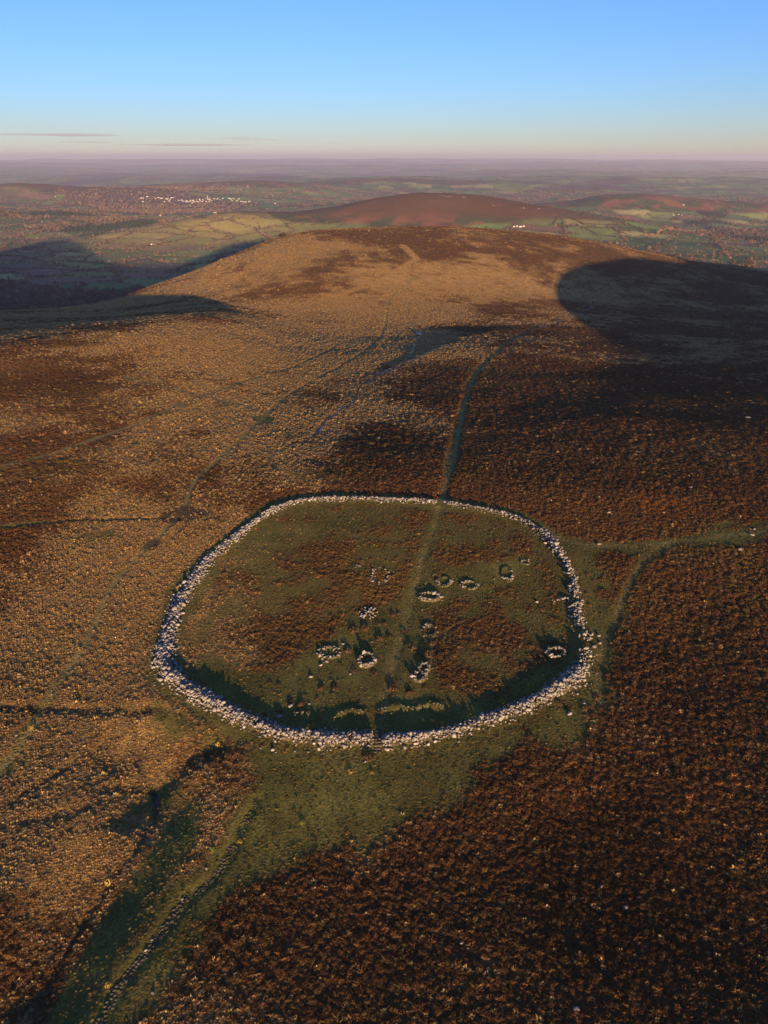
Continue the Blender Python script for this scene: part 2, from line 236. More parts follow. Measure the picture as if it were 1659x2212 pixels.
BUSHES = [(-28.3, 102.1, 0.6, 'y'), (-33.3, 100.0, 0.7, 'g'), (-7.3, 119.4, 0.7, 'y'), (-2.6, 119.1, 0.5, 'y'), (-16.5, 106.5, 0.6, 'g'), (-45.0, 74.5, 0.6, 'y'), (-81.8, 132.0, 0.7, 'y'), (-51.9, 94.6, 0.8, 'y'), (-37.8, 127.9, 0.6, 'y'), (2.2, 146.0, 1.3, 'h'), (-0.8, 137.4, 0.7, 'h'), (-3.4, 123.6, 1.5, 'h'), (-26.3, 147.3, 0.8, 'h'), (-15.6, 146.0, 0.9, 'h'), (-12.3, 146.0, 0.9, 'h'), (-22.8, 141.2, 0.9, 'h'), (-20.0, 140.2, 1.0, 'h'), (-28.7, 148.4, 0.6, 'h'), (-28.4, 136.7, 0.8, 'h'), (-25.1, 137.9, 0.9, 'h'), (6.5, 144.2, 0.9, 'h'), (10.1, 145.7, 0.7, 'h'), (-22.4, 144.6, 0.4, 'h'), (-31.2, 142.0, 0.4, 'h'), (-16.4, 142.5, 0.6, 'h'), (-20.6, 137.9, 0.7, 'h'), (-1.1, 166.2, 1.3, 'h'), (1.5, 167.0, 1.0, 'h'), (2.7, 177.3, 1.0, 'h'), (4.3, 177.9, 0.7, 'h'), (-2.5, 151.9, 0.9, 'h'), (-7.6, 152.8, 0.9, 'h'), (-9.6, 161.2, 1.2, 'h'), (7.3, 162.2, 1.5, 'h'), (5.4, 169.3, 1.0, 'h'), (-15.7, 146.7, 0.9, 'h'), (-12.5, 146.7, 0.9, 'h'), (-14.3, 168.5, 1.0, 'h'), (-8.5, 170.2, 1.5, 'h'), (-5.4, 171.0, 1.3, 'h'), (-1.6, 173.0, 1.0, 'h'), (0.3, 173.0, 0.9, 'h'), (6.4, 144.5, 1.1, 'h'), (15.2, 158.5, 1.2, 'h'), (11.5, 158.7, 1.5, 'h'), (13.0, 163.5, 1.2, 'h'), (53.3, 160.4, 0.5, 'h'), (62.3, 194.4, 0.8, 'h'), (63.3, 190.8, 0.7, 'h'), (59.6, 184.4, 0.8, 'h'), (59.1, 179.0, 0.7, 'h'), (53.2, 149.9, 0.8, 'h'), (56.0, 148.0, 0.9, 'h'), (51.1, 140.1, 1.0, 'h'), (47.3, 136.2, 0.9, 'h'), (41.9, 138.6, 0.9, 'h'), (33.3, 128.1, 1.0, 'h')]
VILLAGE = [(-2151.0, 7093.0), (-2126.9, 7085.8), (-2116.2, 7130.6), (-2089.8, 6916.3), (-2044.9, 7095.2), (-2020.7, 7080.8), (-2005.0, 7084.3), (-1984.5, 7084.8), (-1959.0, 7072.2), (-1894.4, 6906.5), (-1916.3, 7026.0), (-1889.2, 6974.7), (-1902.8, 7053.2), (-1876.0, 7010.6), (-1883.0, 7088.6), (-1863.5, 7075.5), (-1861.1, 6932.8), (-1799.3, 7024.6), (-1790.3, 7045.4), (-1768.9, 7007.0), (-1746.3, 7002.9), (-1742.3, 7039.3), (-1721.7, 7001.3), (-1721.4, 7054.9), (-1701.5, 7019.7), (-1675.4, 6974.6), (-1694.4, 7079.6), (-1665.0, 7019.8), (-1679.8, 7132.8), (-1655.6, 7050.9), (-1634.8, 7010.8), (-1650.3, 7121.4), (-1650.0, 7177.4), (-1628.9, 7070.7), (-1606.2, 7047.5), (-1615.8, 7133.3), (-1595.1, 7092.8), (-1613.9, 7209.3), (-1572.1, 7079.9), (-1572.2, 7200.4), (-1542.6, 7087.8), (-1537.9, 7153.4), (-1553.6, 7292.9), (-1523.9, 7248.5), (-1514.7, 7286.7), (-1495.7, 7274.4), (-1476.6, 7240.4), (-1478.7, 7340.4), (-1426.6, 7379.4), (-1409.1, 7352.0), (-1397.6, 7384.3), (-1376.3, 7252.1), (-1330.7, 7265.5), (-1339.3, 7366.6), (-1302.2, 7221.4), (-1298.8, 7275.9), (-1273.8, 7202.0), (-1251.0, 7165.6), (-1224.3, 7205.7), (-1205.9, 7248.9)]
CHURCH = (-1586.1, 7187.7)
FARMS = [(-1394.0, 5801.3), (-1251.1, 5849.9), (-1239.0, 5856.7), (-1529.2, 5414.0), (-946.3, 6926.8), (-1115.1, 8020.7), (-1593.9, 8801.6), (-1494.1, 8820.2), (-1486.2, 7824.1), (-1609.6, 5094.8), (-1685.2, 5216.6), (-1042.6, 3496.9), (-1021.4, 3483.9), (-1546.3, 3296.7), (-1490.0, 3314.9), (-2918.5, 7112.2), (-2711.9, 7139.5), (601.8, 3648.4), (617.9, 3655.7), (630.8, 3642.0), (647.1, 3650.3), (2191.0, 5832.4), (2069.4, 5578.6), (2087.4, 5560.1), (2034.9, 5571.9)]
HEDGES = [[(886.3, 3821.3), (903.4, 3765.7), (927.3, 3733.6), (929.6, 3666.9), (941.2, 3660.8)], [(903.4, 3765.7), (933.2, 3780.4), (969.4, 3782.7), (1019.5, 3821.9)], [(971.7, 3869.7), (1022.9, 3891.4), (1071.2, 3899.2), (1119.7, 3857.1), (1171.7, 3878.9)], [(971.7, 3869.7), (1079.1, 4150.5), (1538.4, 5664.8), (1602.6, 5656.7), (1653.9, 5599.0)], [(1658.3, 5616.8), (1673.1, 5547.2), (1204.5, 3895.1)], [(947.2, 3687.3), (992.7, 3695.0), (1045.2, 3694.8), (1103.6, 3716.6), (1155.5, 3758.0)], [(1150.8, 3804.8), (1167.6, 3768.5), (1185.6, 3722.0), (1202.1, 3645.0), (1211.5, 3577.5)], [(920.4, 3644.8), (924.8, 3607.1), (939.2, 3560.7), (947.9, 3509.7)], [(824.8, 3638.3), (868.1, 3640.5), (921.4, 3649.5)], [(811.1, 3688.2), (824.8, 3638.3)], [(936.8, 3623.1), (992.3, 3622.9), (1056.4, 3621.5), (1150.3, 3677.9)], [(1053.8, 3611.7), (1073.2, 3572.5), (1091.4, 3530.6)], [(1018.9, 3801.7), (1066.6, 3811.4), (1118.5, 3819.2), (1181.2, 3832.0), (1736.7, 5388.1)], [(1502.6, 5795.6), (1560.1, 5754.3), (1656.3, 5739.2), (1745.0, 5722.5), (1836.2, 5692.9)], [(1848.2, 5759.6), (1859.0, 5703.3)], [(1209.1, 3894.9), (1739.6, 5440.8), (1748.9, 5365.8), (1844.8, 5371.4)], [(890.2, 3840.2), (846.3, 3834.5), (809.8, 3738.3), (791.9, 3689.8)], [(-1408.8, 2822.0), (-1324.2, 2785.0), (-1233.9, 2810.3), (-1103.5, 2754.5)], [(-1295.9, 2961.4), (-1238.4, 2997.2), (-1155.4, 2965.5), (-1032.2, 2915.1)], [(-1554.4, 3136.1), (-1435.4, 3119.8), (-1295.9, 2961.4)], [(-1103.5, 2754.5), (-1046.9, 2806.0), (-990.7, 2894.3)], [(-1155.4, 2965.5), (-1203.2, 3148.7), (-1153.2, 3280.3), (-1091.9, 3334.2)], [(-1678.0, 3398.6), (-1544.6, 3326.8), (-1370.1, 3260.9), (-1298.7, 3304.0)], [(-1263.9, 2614.6), (-1145.6, 2595.7), (-1075.7, 2659.2)], [(-1032.2, 2915.1), (-1013.3, 3080.1), (-975.2, 3203.1)], [(-928.1, 3750.5), (-842.9, 3767.7), (-722.7, 3713.3)], [(-904.3, 3906.1), (-805.3, 3930.3), (-767.8, 3980.5), (-767.4, 4046.1)], [(-1111.0, 3943.0), (-985.2, 3805.2), (-905.0, 3746.8)], [(-1147.1, 3448.9), (-1038.4, 3426.3), (-985.7, 3538.7), (-885.1, 3654.9)], [(-735.9, 3665.5), (-637.9, 3733.0), (-511.5, 3779.3)], [(-614.1, 3577.4), (-553.8, 3679.4), (-156.0, 1229.6)], [(-1539.2, 6447.3), (-1560.3, 6627.3), (-1547.3, 6747.5), (-1429.4, 6746.1)], [(-1658.6, 6475.7), (-1362.6, 5847.7), (-1339.6, 6302.6), (-1353.2, 6652.4)], [(-1276.4, 6655.4), (-1306.5, 6930.7), (-1124.0, 6796.4)], [(-2581.1, 5685.5), (-2734.5, 6437.9), (-2153.5, 5519.6)]]
TREELINE = [(1166.8, 3492.1), (1288.3, 3637.6), (1783.4, 4652.6), (1976.5, 4788.7), (2148.8, 4860.3), (2270.4, 4814.3), (2399.9, 4788.3)]
PLANTATION = [(-1741.1, 4192.4), (-1708.8, 4370.8), (-1634.3, 4601.0), (-1549.0, 4806.6), (-1435.3, 5002.7), (-1146.4, 4029.4), (-1235.5, 3965.8), (-1391.2, 4003.4), (-1370.0, 3739.4), (-1586.1, 3949.6)]
TORS = [(693.1, 3948.4), (1253.3, 5964.1), (2414.0, 9312.1), (766.1, 3969.1), (336.7, 4158.6), (295.8, 4177.6), (408.3, 4150.6), (547.1, 4004.9), (691.4, 3959.5)]

# ------------------------------------------------------------------ ground sheet
def ground_axes(q=1.0):
    fine = np.arange(-42, 42.001, 0.15 * q)
    left = -42 - np.cumsum(np.linspace(0.5, 6.0, 40)); left = left[left > -178]
    az = np.concatenate([left[::-1], fine, -left])
    r = [10.0]
    while r[-1] < 62000:
        c = r[-1]
        if c < 55: d = 3.0
        elif c < 300: d = 0.8
        elif c < 2200: d = c * 0.0033
        elif c < 9500: d = c * 0.0055
        else: d = c * 0.010
        r.append(c + d * q)
    return np.radians(az), np.array(r)

# ------------------------------------------------------------------ distances on the ground
def polydist(x, y, pts, reach):
    """distance to a polyline (capped at reach), signed side, position 0..1 along it"""
    P = np.array(pts, float)
    d = np.full(x.shape, float(reach)); side = np.zeros(x.shape); tt = np.zeros(x.shape)
    m = ((x > P[:, 0].min() - reach) & (x < P[:, 0].max() + reach)
         & (y > P[:, 1].min() - reach) & (y < P[:, 1].max() + reach))
    if not m.any():
        return d, side, tt
    xs = x[m]; ys = y[m]
    bd = np.full(xs.shape, float(reach)); bs = np.zeros(xs.shape); bt = np.zeros(xs.shape)
    seg = np.hypot(*(P[1:] - P[:-1]).T); cum = np.concatenate([[0], np.cumsum(seg)])
    for i in range(len(P) - 1):
        ax, ay = P[i]; dx, dy = P[i + 1] - P[i]
        L2 = dx * dx + dy * dy + 1e-9
        t = np.clip(((xs - ax) * dx + (ys - ay) * dy) / L2, 0, 1)
        ex = xs - ax - t * dx; ey = ys - ay - t * dy
        dd = np.hypot(ex, ey)
        k = dd < bd
        bd[k] = dd[k]
        bs[k] = np.sign(dx * ey - dy * ex)[k]
        bt[k] = ((cum[i] + t * seg[i]) / cum[-1])[k]
    d[m] = bd; side[m] = bs; tt[m] = bt
    return d, side, tt

def inside(x, y, pts):
    P = np.array(pts, float)
    res = np.zeros(x.shape, bool)
    m = (x > P[:, 0].min()) & (x < P[:, 0].max()) & (y > P[:, 1].min()) & (y < P[:, 1].max())
    if not m.any():
        return res
    xs = x[m]; ys = y[m]; c = np.zeros(xs.shape, bool)
    j = len(P) - 1
    for i in range(len(P)):
        xi, yi = P[i]; xj, yj = P[j]
        k = ((yi > ys) != (yj > ys))
        if yi != yj:
            c ^= k & (xs < (xj - xi) * (ys - yi) / (yj - yi) + xi)
        j = i
    res[m] = c
    return res

def smooth_line(pts, step, passes=2):
    P = np.array(pts, float)
    for _ in range(passes):                       # corner cutting
        Q = np.empty((len(P) * 2, 2))
        Q[0::2][:-1] = P[:-1] * .75 + P[1:] * .25
        Q[1::2][:-1] = P[:-1] * .25 + P[1:] * .75
        Q = Q[:-2]
        P = np.vstack([P[:1], Q, P[-1:]])
    s = np.concatenate([[0], np.cumsum(np.hypot(*(P[1:] - P[:-1]).T))])
    n = max(2, int(s[-1] / step))
    t = np.linspace(0, s[-1], n)
    return np.stack([np.interp(t, s, P[:, 0]), np.interp(t, s, P[:, 1])], 1)

WALLS = [smooth_line(w, 3.0) for w in (WALL_A, WALL_B, WALL_C)]
P_FAR = smooth_line(P_FAR, 12); P_IN = smooth_line(P_IN, 4); P_LEFT = smooth_line(P_LEFT, 10)
P_FLAG = smooth_line(P_FLAG, 2.5); GULLY = smooth_line(GULLY, 3.0); P_R2 = smooth_line(P_R2, 4)
POUND = WALL_A + WALL_B + WALL_C
SCARP_A = smooth_line(SCARP_A, 3.0); SCARP_B = smooth_line(SCARP_B, 15.0)

def terrain(x, y):
    x = np.asarray(x, float); y = np.asarray(y, float)
    z = terrain_base(x, y)
    near = (x > -420) & (x < 420) & (y > 30) & (y < 1300)
    if not near.all():                            # banks, paths and ditches were only surveyed here
        if near.any():
            z[near] = terrain_near(x[near], y[near], z[near])
        return z
    return terrain_near(x, y, z)

def terrain_near(x, y, z):
    w = fbm(x, y, 9, 3, 71) * 1.6                 # wobble of banks and edges
    d, s, t = polydist(x, y, GULLY, 45)
    dd = np.maximum(d + w * 0.8, 0)
    env = sstep(0, .18, t) * (1 - .35 * np.exp(-((t - .52) / .1) ** 2))
    z = z - np.where(s > 0, 2.3 * (1 - sstep(.8, 13, dd)), 2.3 * (1 - sstep(1.0, 15, dd))) * env * (d < 45)
    z = z - 0.25 * (1 - sstep(.3, 1.4, dd)) * (d < 45)
    d, s, t = polydist(x, y, SCARP_A, 34)
    z = z - np.where(s < 0, 1.0 * sstep(0, 5, d + w) * (1 - sstep(5, 14, d)), 0) * sstep(0, .25, t) * (1 - sstep(.85, 1, t))
    d, s, t = polydist(x, y, SCARP_B, 190)
    z = z - np.where(s > 0, 1.5 * sstep(0, 12, d + w * 3) * (1 - sstep(45, 190, d)), 0) * sstep(0, .4, t) * (1 - sstep(.8, 1, t))
    for P, wd, dep in ((P_FAR, 2.6, .22), (P_LEFT, 1.8, .10), (P_IN, 1.5, .12), (P_L2, 1.4, .22),
                       (P_R2, 1.6, .12), (P_FLAG, 1.5, .25), (P_DITCH1, 1.6, .22), (P_DITCH2, 1.6, .2), (P_DITCH3, 1.6, .25)):
        d, s, t = polydist(x, y, P, wd * 2.2)
        z = z - dep * (1 - sstep(wd * .4, wd * 1.5, d + w * .4)) * (d < wd * 2.2)
    for P in WALLS:
        d, s, t = polydist(x, y, P, 9)
        z = z + .25 * np.exp(-(d / 3.0) ** 2) * (d < 9)
    for P in ARCS:
        d, s, t = polydist(x, y, P, 4)
        z = z + .42 * np.exp(-(d / 1.0) ** 2) * (d < 4)
    return z

def ground_z(px, py):
    return float(terrain(np.array([px], float), np.array([py], float))[0])

# ------------------------------------------------------------------ what grows where
def mix3(a, b, t):
    return a * (1 - t[..., None]) + b * t[..., None]

def cover(x, y):
    """turf, straw grass, bracken, mud, worn path, wall distance on the open moor"""
    n_big = fbm(x, y, 70, 4, 31); n_mid = fbm(x, y, 14, 3, 41); n_far = fbm(x, y, 260, 3, 51)
    r = np.hypot(x, y)
    straw = .12 + .24 * sstep(60, -120, x) + .78 * n_big + .45 * n_mid + .38 * n_far * sstep(300, 900, r) - .40 * sstep(15, 70, x) * (1 - sstep(420, 560, r))
    brack = -.30 + .55 * fbm(x, y, 50, 3, 61) + .3 * n_mid
    mud = np.zeros(x.shape); grn = np.zeros(x.shape)
    pound = inside(x, y, POUND)
    straw = straw - .12 * pound; brack = brack + .1 * pound
    for c, bx, by, ax, ay, amt in BLOBS:
        e = np.exp(-(((x - bx) / (ax * .8)) ** 2 + ((y - by) / (ay * .8)) ** 2))
        if c == 's': straw = straw + amt * e
        elif c == 'b': brack = brack + amt * e
        elif c == 'm': mud = np.maximum(mud, amt * e * 1.5 + .5 * n_mid * (e > .05))
        elif c == 'g': grn = np.maximum(grn, amt * e)
    straw = sstep(-.05, .70, straw); brack = sstep(.15, .55, brack); mud = sstep(.35, .8, mud)
    turf = sstep(.3, .6, grn + .35 * n_mid + .2 * n_big)
    for P in TURF:
        ins = inside(x, y, P)
        d, s, t = polydist(x, y, P + [P[0]], 14)
        sd = np.where(ins, d, -d)
        turf = np.maximum(turf, sstep(-4.0, 3.0, sd + 5.5 * n_mid + 2.4 * fbm(x, y, 4, 2, 45) - .2))
    turf = np.maximum(turf, pound * sstep(-.55, .65, n_mid + .6 * fbm(x, y, 4.5, 2, 47) - .25 * (1 - sstep(150, 215, y))  + .05) * .8)
    dw = np.full(x.shape, 30.0)
    for P in WALLS:
        d, s, t = polydist(x, y, P, 30)
        dw = np.minimum(dw, d)
    turf = np.maximum(turf, (1 - sstep(3.0, 7.5, dw + 3 * n_mid)) * .85)
    path = np.zeros(x.shape)
    n6 = .55 + .45 * sstep(-.35, .25, fbm(x, y, 6, 2, 171)); n3 = .8 * fbm(x, y, 3.5, 2, 173)
    for P, wd in ((P_FAR, 2.2), (P_LEFT, 1.6), (P_IN, 2.2), (P_L2, 1.2), (P_L3, 1.5), (P_L4, 2.0), (P_R, 2.0), (P_R2, 2.0)):
        d, s, t = polydist(x, y, P, wd * 3)
        f = (1 - sstep(wd * .4, wd * 1.5, d + n_mid * 1.8 + n3)) * (d < wd * 3)
        f = f * n6 * (.6 if P is P_LEFT or P is P_L3 or P is P_L4 else 1.0)
        turf = np.maximum(turf, f * (1 - .75 * sstep(450, 800, r)))
        path = np.maximum(path, (1 - sstep(.4, 1.6, d)) * (d < 3) * (.95 if P is P_LEFT or P is P_L3 or P is P_L4 or P is P_FAR else .55))
    d, s, t = polydist(x, y, P_MIDTRACK, 20)
    straw = np.maximum(straw, (1 - sstep(3, 9, d)) * (d < 20))
    for P in (P_DITCH1, P_DITCH2, P_DITCH3):
        d, s, t = polydist(x, y, P, 4)
        mud = np.maximum(mud, (1 - sstep(.3, 1.3, d + n_mid * 1.2)) * (d < 4) * .6)
    d, s, t = polydist(x, y, P_FLAG, 10)
    turf = np.maximum(turf, (1 - sstep(1.5, 4.5, d + n_mid)) * (d < 10))
    d, s, t = polydist(x, y, GULLY, 10)
    mud = np.maximum(mud, (1 - sstep(.3, 1.1, d)) * (d < 10) * .7)
    d, s, t = polydist(x, y, GULLY, 16)
    turf = np.maximum(turf, (s > 0) * (d < 16) * sstep(1.5, 4, d) * (1 - sstep(8, 14, d + 4 * n_mid)) * sstep(.3, .45, t))
    for P in ARCS:
        d, s, t = polydist(x, y, P, 4)
        turf = np.maximum(turf, (1 - sstep(1.2, 2.4, d)) * (d < 4) * .55)
    return turf, straw, brack, mud, path, dw

def dark_heather_and_shade(x, y):
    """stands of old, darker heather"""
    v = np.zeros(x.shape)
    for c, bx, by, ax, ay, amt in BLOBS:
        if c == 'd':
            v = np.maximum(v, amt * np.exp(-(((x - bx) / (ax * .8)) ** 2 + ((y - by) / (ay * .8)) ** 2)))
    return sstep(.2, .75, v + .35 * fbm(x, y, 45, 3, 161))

def lowland(x, y):
    """colour of fields, woods and heath below the moor; wood and hedge masks"""
    u = x + fbm(x, y, 420, 2, 91) * 70; v = y + fbm(x, y, 420, 2, 95) * 70
    ca, sa = math.cos(.35), math.sin(.35)
    u, v = (u * ca - v * sa) / 215.0, (u * sa + v * ca) / 150.0
    iu = np.floor(u); iv = np.floor(v)
    F1 = np.full(x.shape, 9.0); F2 = np.full(x.shape, 9.0); cid = np.zeros(x.shape)
    for a in (-1, 0, 1):
        for b in (-1, 0, 1):
            cx = iu + a; cy = iv + b
            jx = cx + .15 + .7 * _hash(cx, cy, 101); jy = cy + .15 + .7 * _hash(cx, cy, 102)
            dd = np.maximum(np.abs(u - jx), np.abs(v - jy)) * .6 + .4 * np.hypot(u - jx, v - jy)
            k = dd < F1
            F2 = np.where(k, F1, np.minimum(F2, dd)); F1 = np.where(k, dd, F1)
            cid = np.where(k, _hash(cx, cy, 103), cid)
    edge = (F2 - F1) * 110.0                        # metres from a field boundary, roughly
    woodn = fbm(x, y, 1100, 4, 111, .55)
    hx, hy, h, a, b, t = HILLS[11]                  # left wooded hill: woods thickened so their dark colour stands for its shade
    woodn = woodn + .5 * np.exp(-.5 * (((x - hx) / a) ** 2 + ((y - hy) / (b * .9)) ** 2))
    wood = sstep(.16, .24, woodn)
    c = np.empty(x.shape + (3,))
    pal = np.array([(.052, .088, .026), (.075, .110, .030), (.105, .125, .036), (.040, .068, .024), (.165, .150, .055), (.060, .055, .032), (.085, .105, .032), (.105, .065, .042)])
    idx = np.minimum((cid * len(pal)).astype(int), len(pal) - 1)
    c[:] = pal[idx] * 1.9
    for k in (6, 7):                                # spur below the village: pale pasture with the sun's gold mixed into its colour
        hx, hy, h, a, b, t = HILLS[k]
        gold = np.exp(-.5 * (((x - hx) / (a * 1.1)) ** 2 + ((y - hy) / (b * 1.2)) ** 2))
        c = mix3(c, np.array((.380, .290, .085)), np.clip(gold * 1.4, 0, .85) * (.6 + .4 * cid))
    vary = 1 + .22 * fbm(x, y, 60, 3, 115)
    c *= vary[..., None]
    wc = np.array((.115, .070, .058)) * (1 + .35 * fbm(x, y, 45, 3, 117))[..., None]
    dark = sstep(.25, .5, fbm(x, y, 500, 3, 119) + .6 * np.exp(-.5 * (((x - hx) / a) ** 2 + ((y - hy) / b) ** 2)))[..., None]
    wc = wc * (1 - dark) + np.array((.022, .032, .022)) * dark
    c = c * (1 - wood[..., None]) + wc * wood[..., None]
    heath = np.zeros(x.shape)
    for k, thr in ((3, .30), (4, .42), (8, .45), (10, .62), (12, .75)):
        hx, hy, h, a, b, t = HILLS[k]
        ct, st = math.cos(math.radians(t)), math.sin(math.radians(t))
        dx = x - hx; dy = y - hy
        e = np.exp(-.5 * (((dx * ct + dy * st) / a) ** 2 + ((-dx * st + dy * ct) / b) ** 2))
        heath = np.maximum(heath, sstep(thr - .03, thr + .03, e + .10 * fbm(x, y, 240, 3, 121)))
    red = sstep(-.04, .10, fbm(x, y, 190, 5, 127, .65))[..., None]
    hc = np.array((.062, .074, .028)) * (1 - red) + np.array((.190, .082, .040)) * red
    hc = hc * (1 + .5 * fbm(x, y, 70, 3, 125))[..., None]
    c = c * (1 - heath[..., None]) + hc * heath[..., None]
    hedge = (1 - sstep(3, 8, edge)) * (1 - wood) * (1 - heath)
    c = c * (1 - .75 * hedge[..., None]) + np.array((.050, .042, .030)) * (.75 * hedge[..., None])
    return c, wood, heath, edge

C_TURF = np.array((.128, .116, .027)); C_STRAW = np.array((.445, .278, .098)); C_HEATH = np.array((.122, .060, .023))
C_BRACK = np.array((.220, .090, .024)); C_MUD = np.array((.055, .042, .024)); C_PATH = np.array((.250, .195, .065))


# ------------------------------------------------------------------ mesh and material helpers
def new_mesh(name, co, quads=None, tris=None, smooth=False, attrs=None):
    me = bpy.data.meshes.new(name)
    co = np.ascontiguousarray(co, np.float32)
    me.vertices.add(len(co)); me.vertices.foreach_set('co', co.ravel())
    idx = []; start = []; n = 0
    if quads is not None and len(quads):
        idx.append(np.asarray(quads, np.int32).ravel()); start.append(np.arange(0, len(quads) * 4, 4, dtype=np.int32)); n = len(quads) * 4
    if tris is not None and len(tris):
        idx.append(np.asarray(tris, np.int32).ravel()); start.append(n + np.arange(0, len(tris) * 3, 3, dtype=np.int32))
    idx = np.concatenate(idx); start = np.concatenate(start)
    me.loops.add(len(idx)); me.loops.foreach_set('vertex_index', idx)
    me.polygons.add(len(start)); me.polygons.foreach_set('loop_start', start)
    if smooth:
        me.polygons.foreach_set('use_smooth', np.ones(len(start), bool))
    me.update(calc_edges=True)
    for nm, arr in (attrs or {}).items():
        arr = np.asarray(arr, np.float32)
        a = me.attributes.new(nm, 'FLOAT_COLOR' if arr.ndim == 2 else 'FLOAT', 'POINT')
        if arr.ndim == 2:
            if arr.shape[1] == 3:
                arr = np.concatenate([arr, np.ones((len(arr), 1), np.float32)], 1)
            a.data.foreach_set('color', np.ascontiguousarray(arr).ravel())
        else:
            a.data.foreach_set('value', arr)
    return me

def obj(name, me, mat=None, parent=None, loc=(0, 0, 0), rot=None, scale=None):
    o = bpy.data.objects.new(name, me)
    if mat is not None and me is not None and len(me.materials) == 0:
        me.materials.append(mat)
    COL.objects.link(o)
    o.location = loc
    if rot is not None: o.rotation_euler = rot
    if scale is not None: o.scale = scale
    if parent is not None: o.parent = parent
    return o

def tag(o, label=None, category=None, group=None, kind=None):
    if label: o['label'] = label
    if category: o['category'] = category
    if group: o['group'] = group
    if kind: o['kind'] = kind
    return o

def material(name, build):
    m = bpy.data.materials.new(name); m.use_nodes = True
    nt = m.node_tree
    b = nt.nodes['Principled BSDF']
    b.inputs['Roughness'].default_value = 1.0
    b.inputs['Specular IOR Level'].default_value = 0.1
    build(nt, b)
    return m

def N(nt, typ, **kw):
    n = nt.nodes.new(typ)
    for k, v in kw.items(): setattr(n, k, v)
    return n

def mul_color(nt, a, b):
    m = N(nt, 'ShaderNodeMix', data_type='RGBA', blend_type='MULTIPLY')
    m.inputs['Factor'].default_value = 1.0
    nt.links.new(a, m.inputs[6]); nt.links.new(b, m.inputs[7])
    return m.outputs[2]

def noise_gain(nt, coord, scale, lo, hi, detail=4.0):
    n = N(nt, 'ShaderNodeTexNoise'); n.inputs['Scale'].default_value = scale; n.inputs['Detail'].default_value = detail
    nt.links.new(coord, n.inputs['Vector'])
    r = N(nt, 'ShaderNodeMapRange'); r.inputs['From Min'].default_value = .3; r.inputs['From Max'].default_value = .7
    r.inputs['To Min'].default_value = lo; r.inputs['To Max'].default_value = hi
    nt.links.new(n.outputs['Fac'], r.inputs['Value'])
    return r.outputs[0], n.outputs['Fac']

def m_ground(nt, b):
    a = N(nt, 'ShaderNodeAttribute', attribute_name='cover')
    co = N(nt, 'ShaderNodeNewGeometry').outputs['Position']
    g1, f1 = noise_gain(nt, co, 1.7, .66, 1.34, 6)
    g2, f2 = noise_gain(nt, co, .11, .78, 1.22, 6)
    c = mul_color(nt, a.outputs['Color'], g1); c = mul_color(nt, c, g2)
    nt.links.new(c, b.inputs['Base Color'])
    rg = N(nt, 'ShaderNodeAttribute', attribute_name='rough')
    ds = N(nt, 'ShaderNodeMath', operation='MULTIPLY'); nt.links.new(rg.outputs['Fac'], ds.inputs[0]); ds.inputs[1].default_value = .75
    bm = N(nt, 'ShaderNodeBump'); bm.inputs['Strength'].default_value = .85
    nt.links.new(ds.outputs[0], bm.inputs['Distance'])
    nt.links.new(f1, bm.inputs['Height']); nt.links.new(bm.outputs[0], b.inputs['Normal'])

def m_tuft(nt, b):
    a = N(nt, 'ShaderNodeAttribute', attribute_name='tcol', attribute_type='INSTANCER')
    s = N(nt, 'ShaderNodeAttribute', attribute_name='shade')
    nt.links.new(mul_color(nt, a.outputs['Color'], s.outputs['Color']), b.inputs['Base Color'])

def m_leaf_color(rgb):
    def f(nt, b):
        s = N(nt, 'ShaderNodeAttribute', attribute_name='shade')
        rgbn = N(nt, 'ShaderNodeRGB'); rgbn.outputs[0].default_value = (*rgb, 1)
        oi = N(nt, 'ShaderNodeObjectInfo')
        r = N(nt, 'ShaderNodeMapRange'); r.inputs['To Min'].default_value = .8; r.inputs['To Max'].default_value = 1.2
        nt.links.new(oi.outputs['Random'], r.inputs['Value'])
        nt.links.new(mul_color(nt, mul_color(nt, rgbn.outputs[0], s.outputs['Color']), r.outputs[0]), b.inputs['Base Color'])
    return f

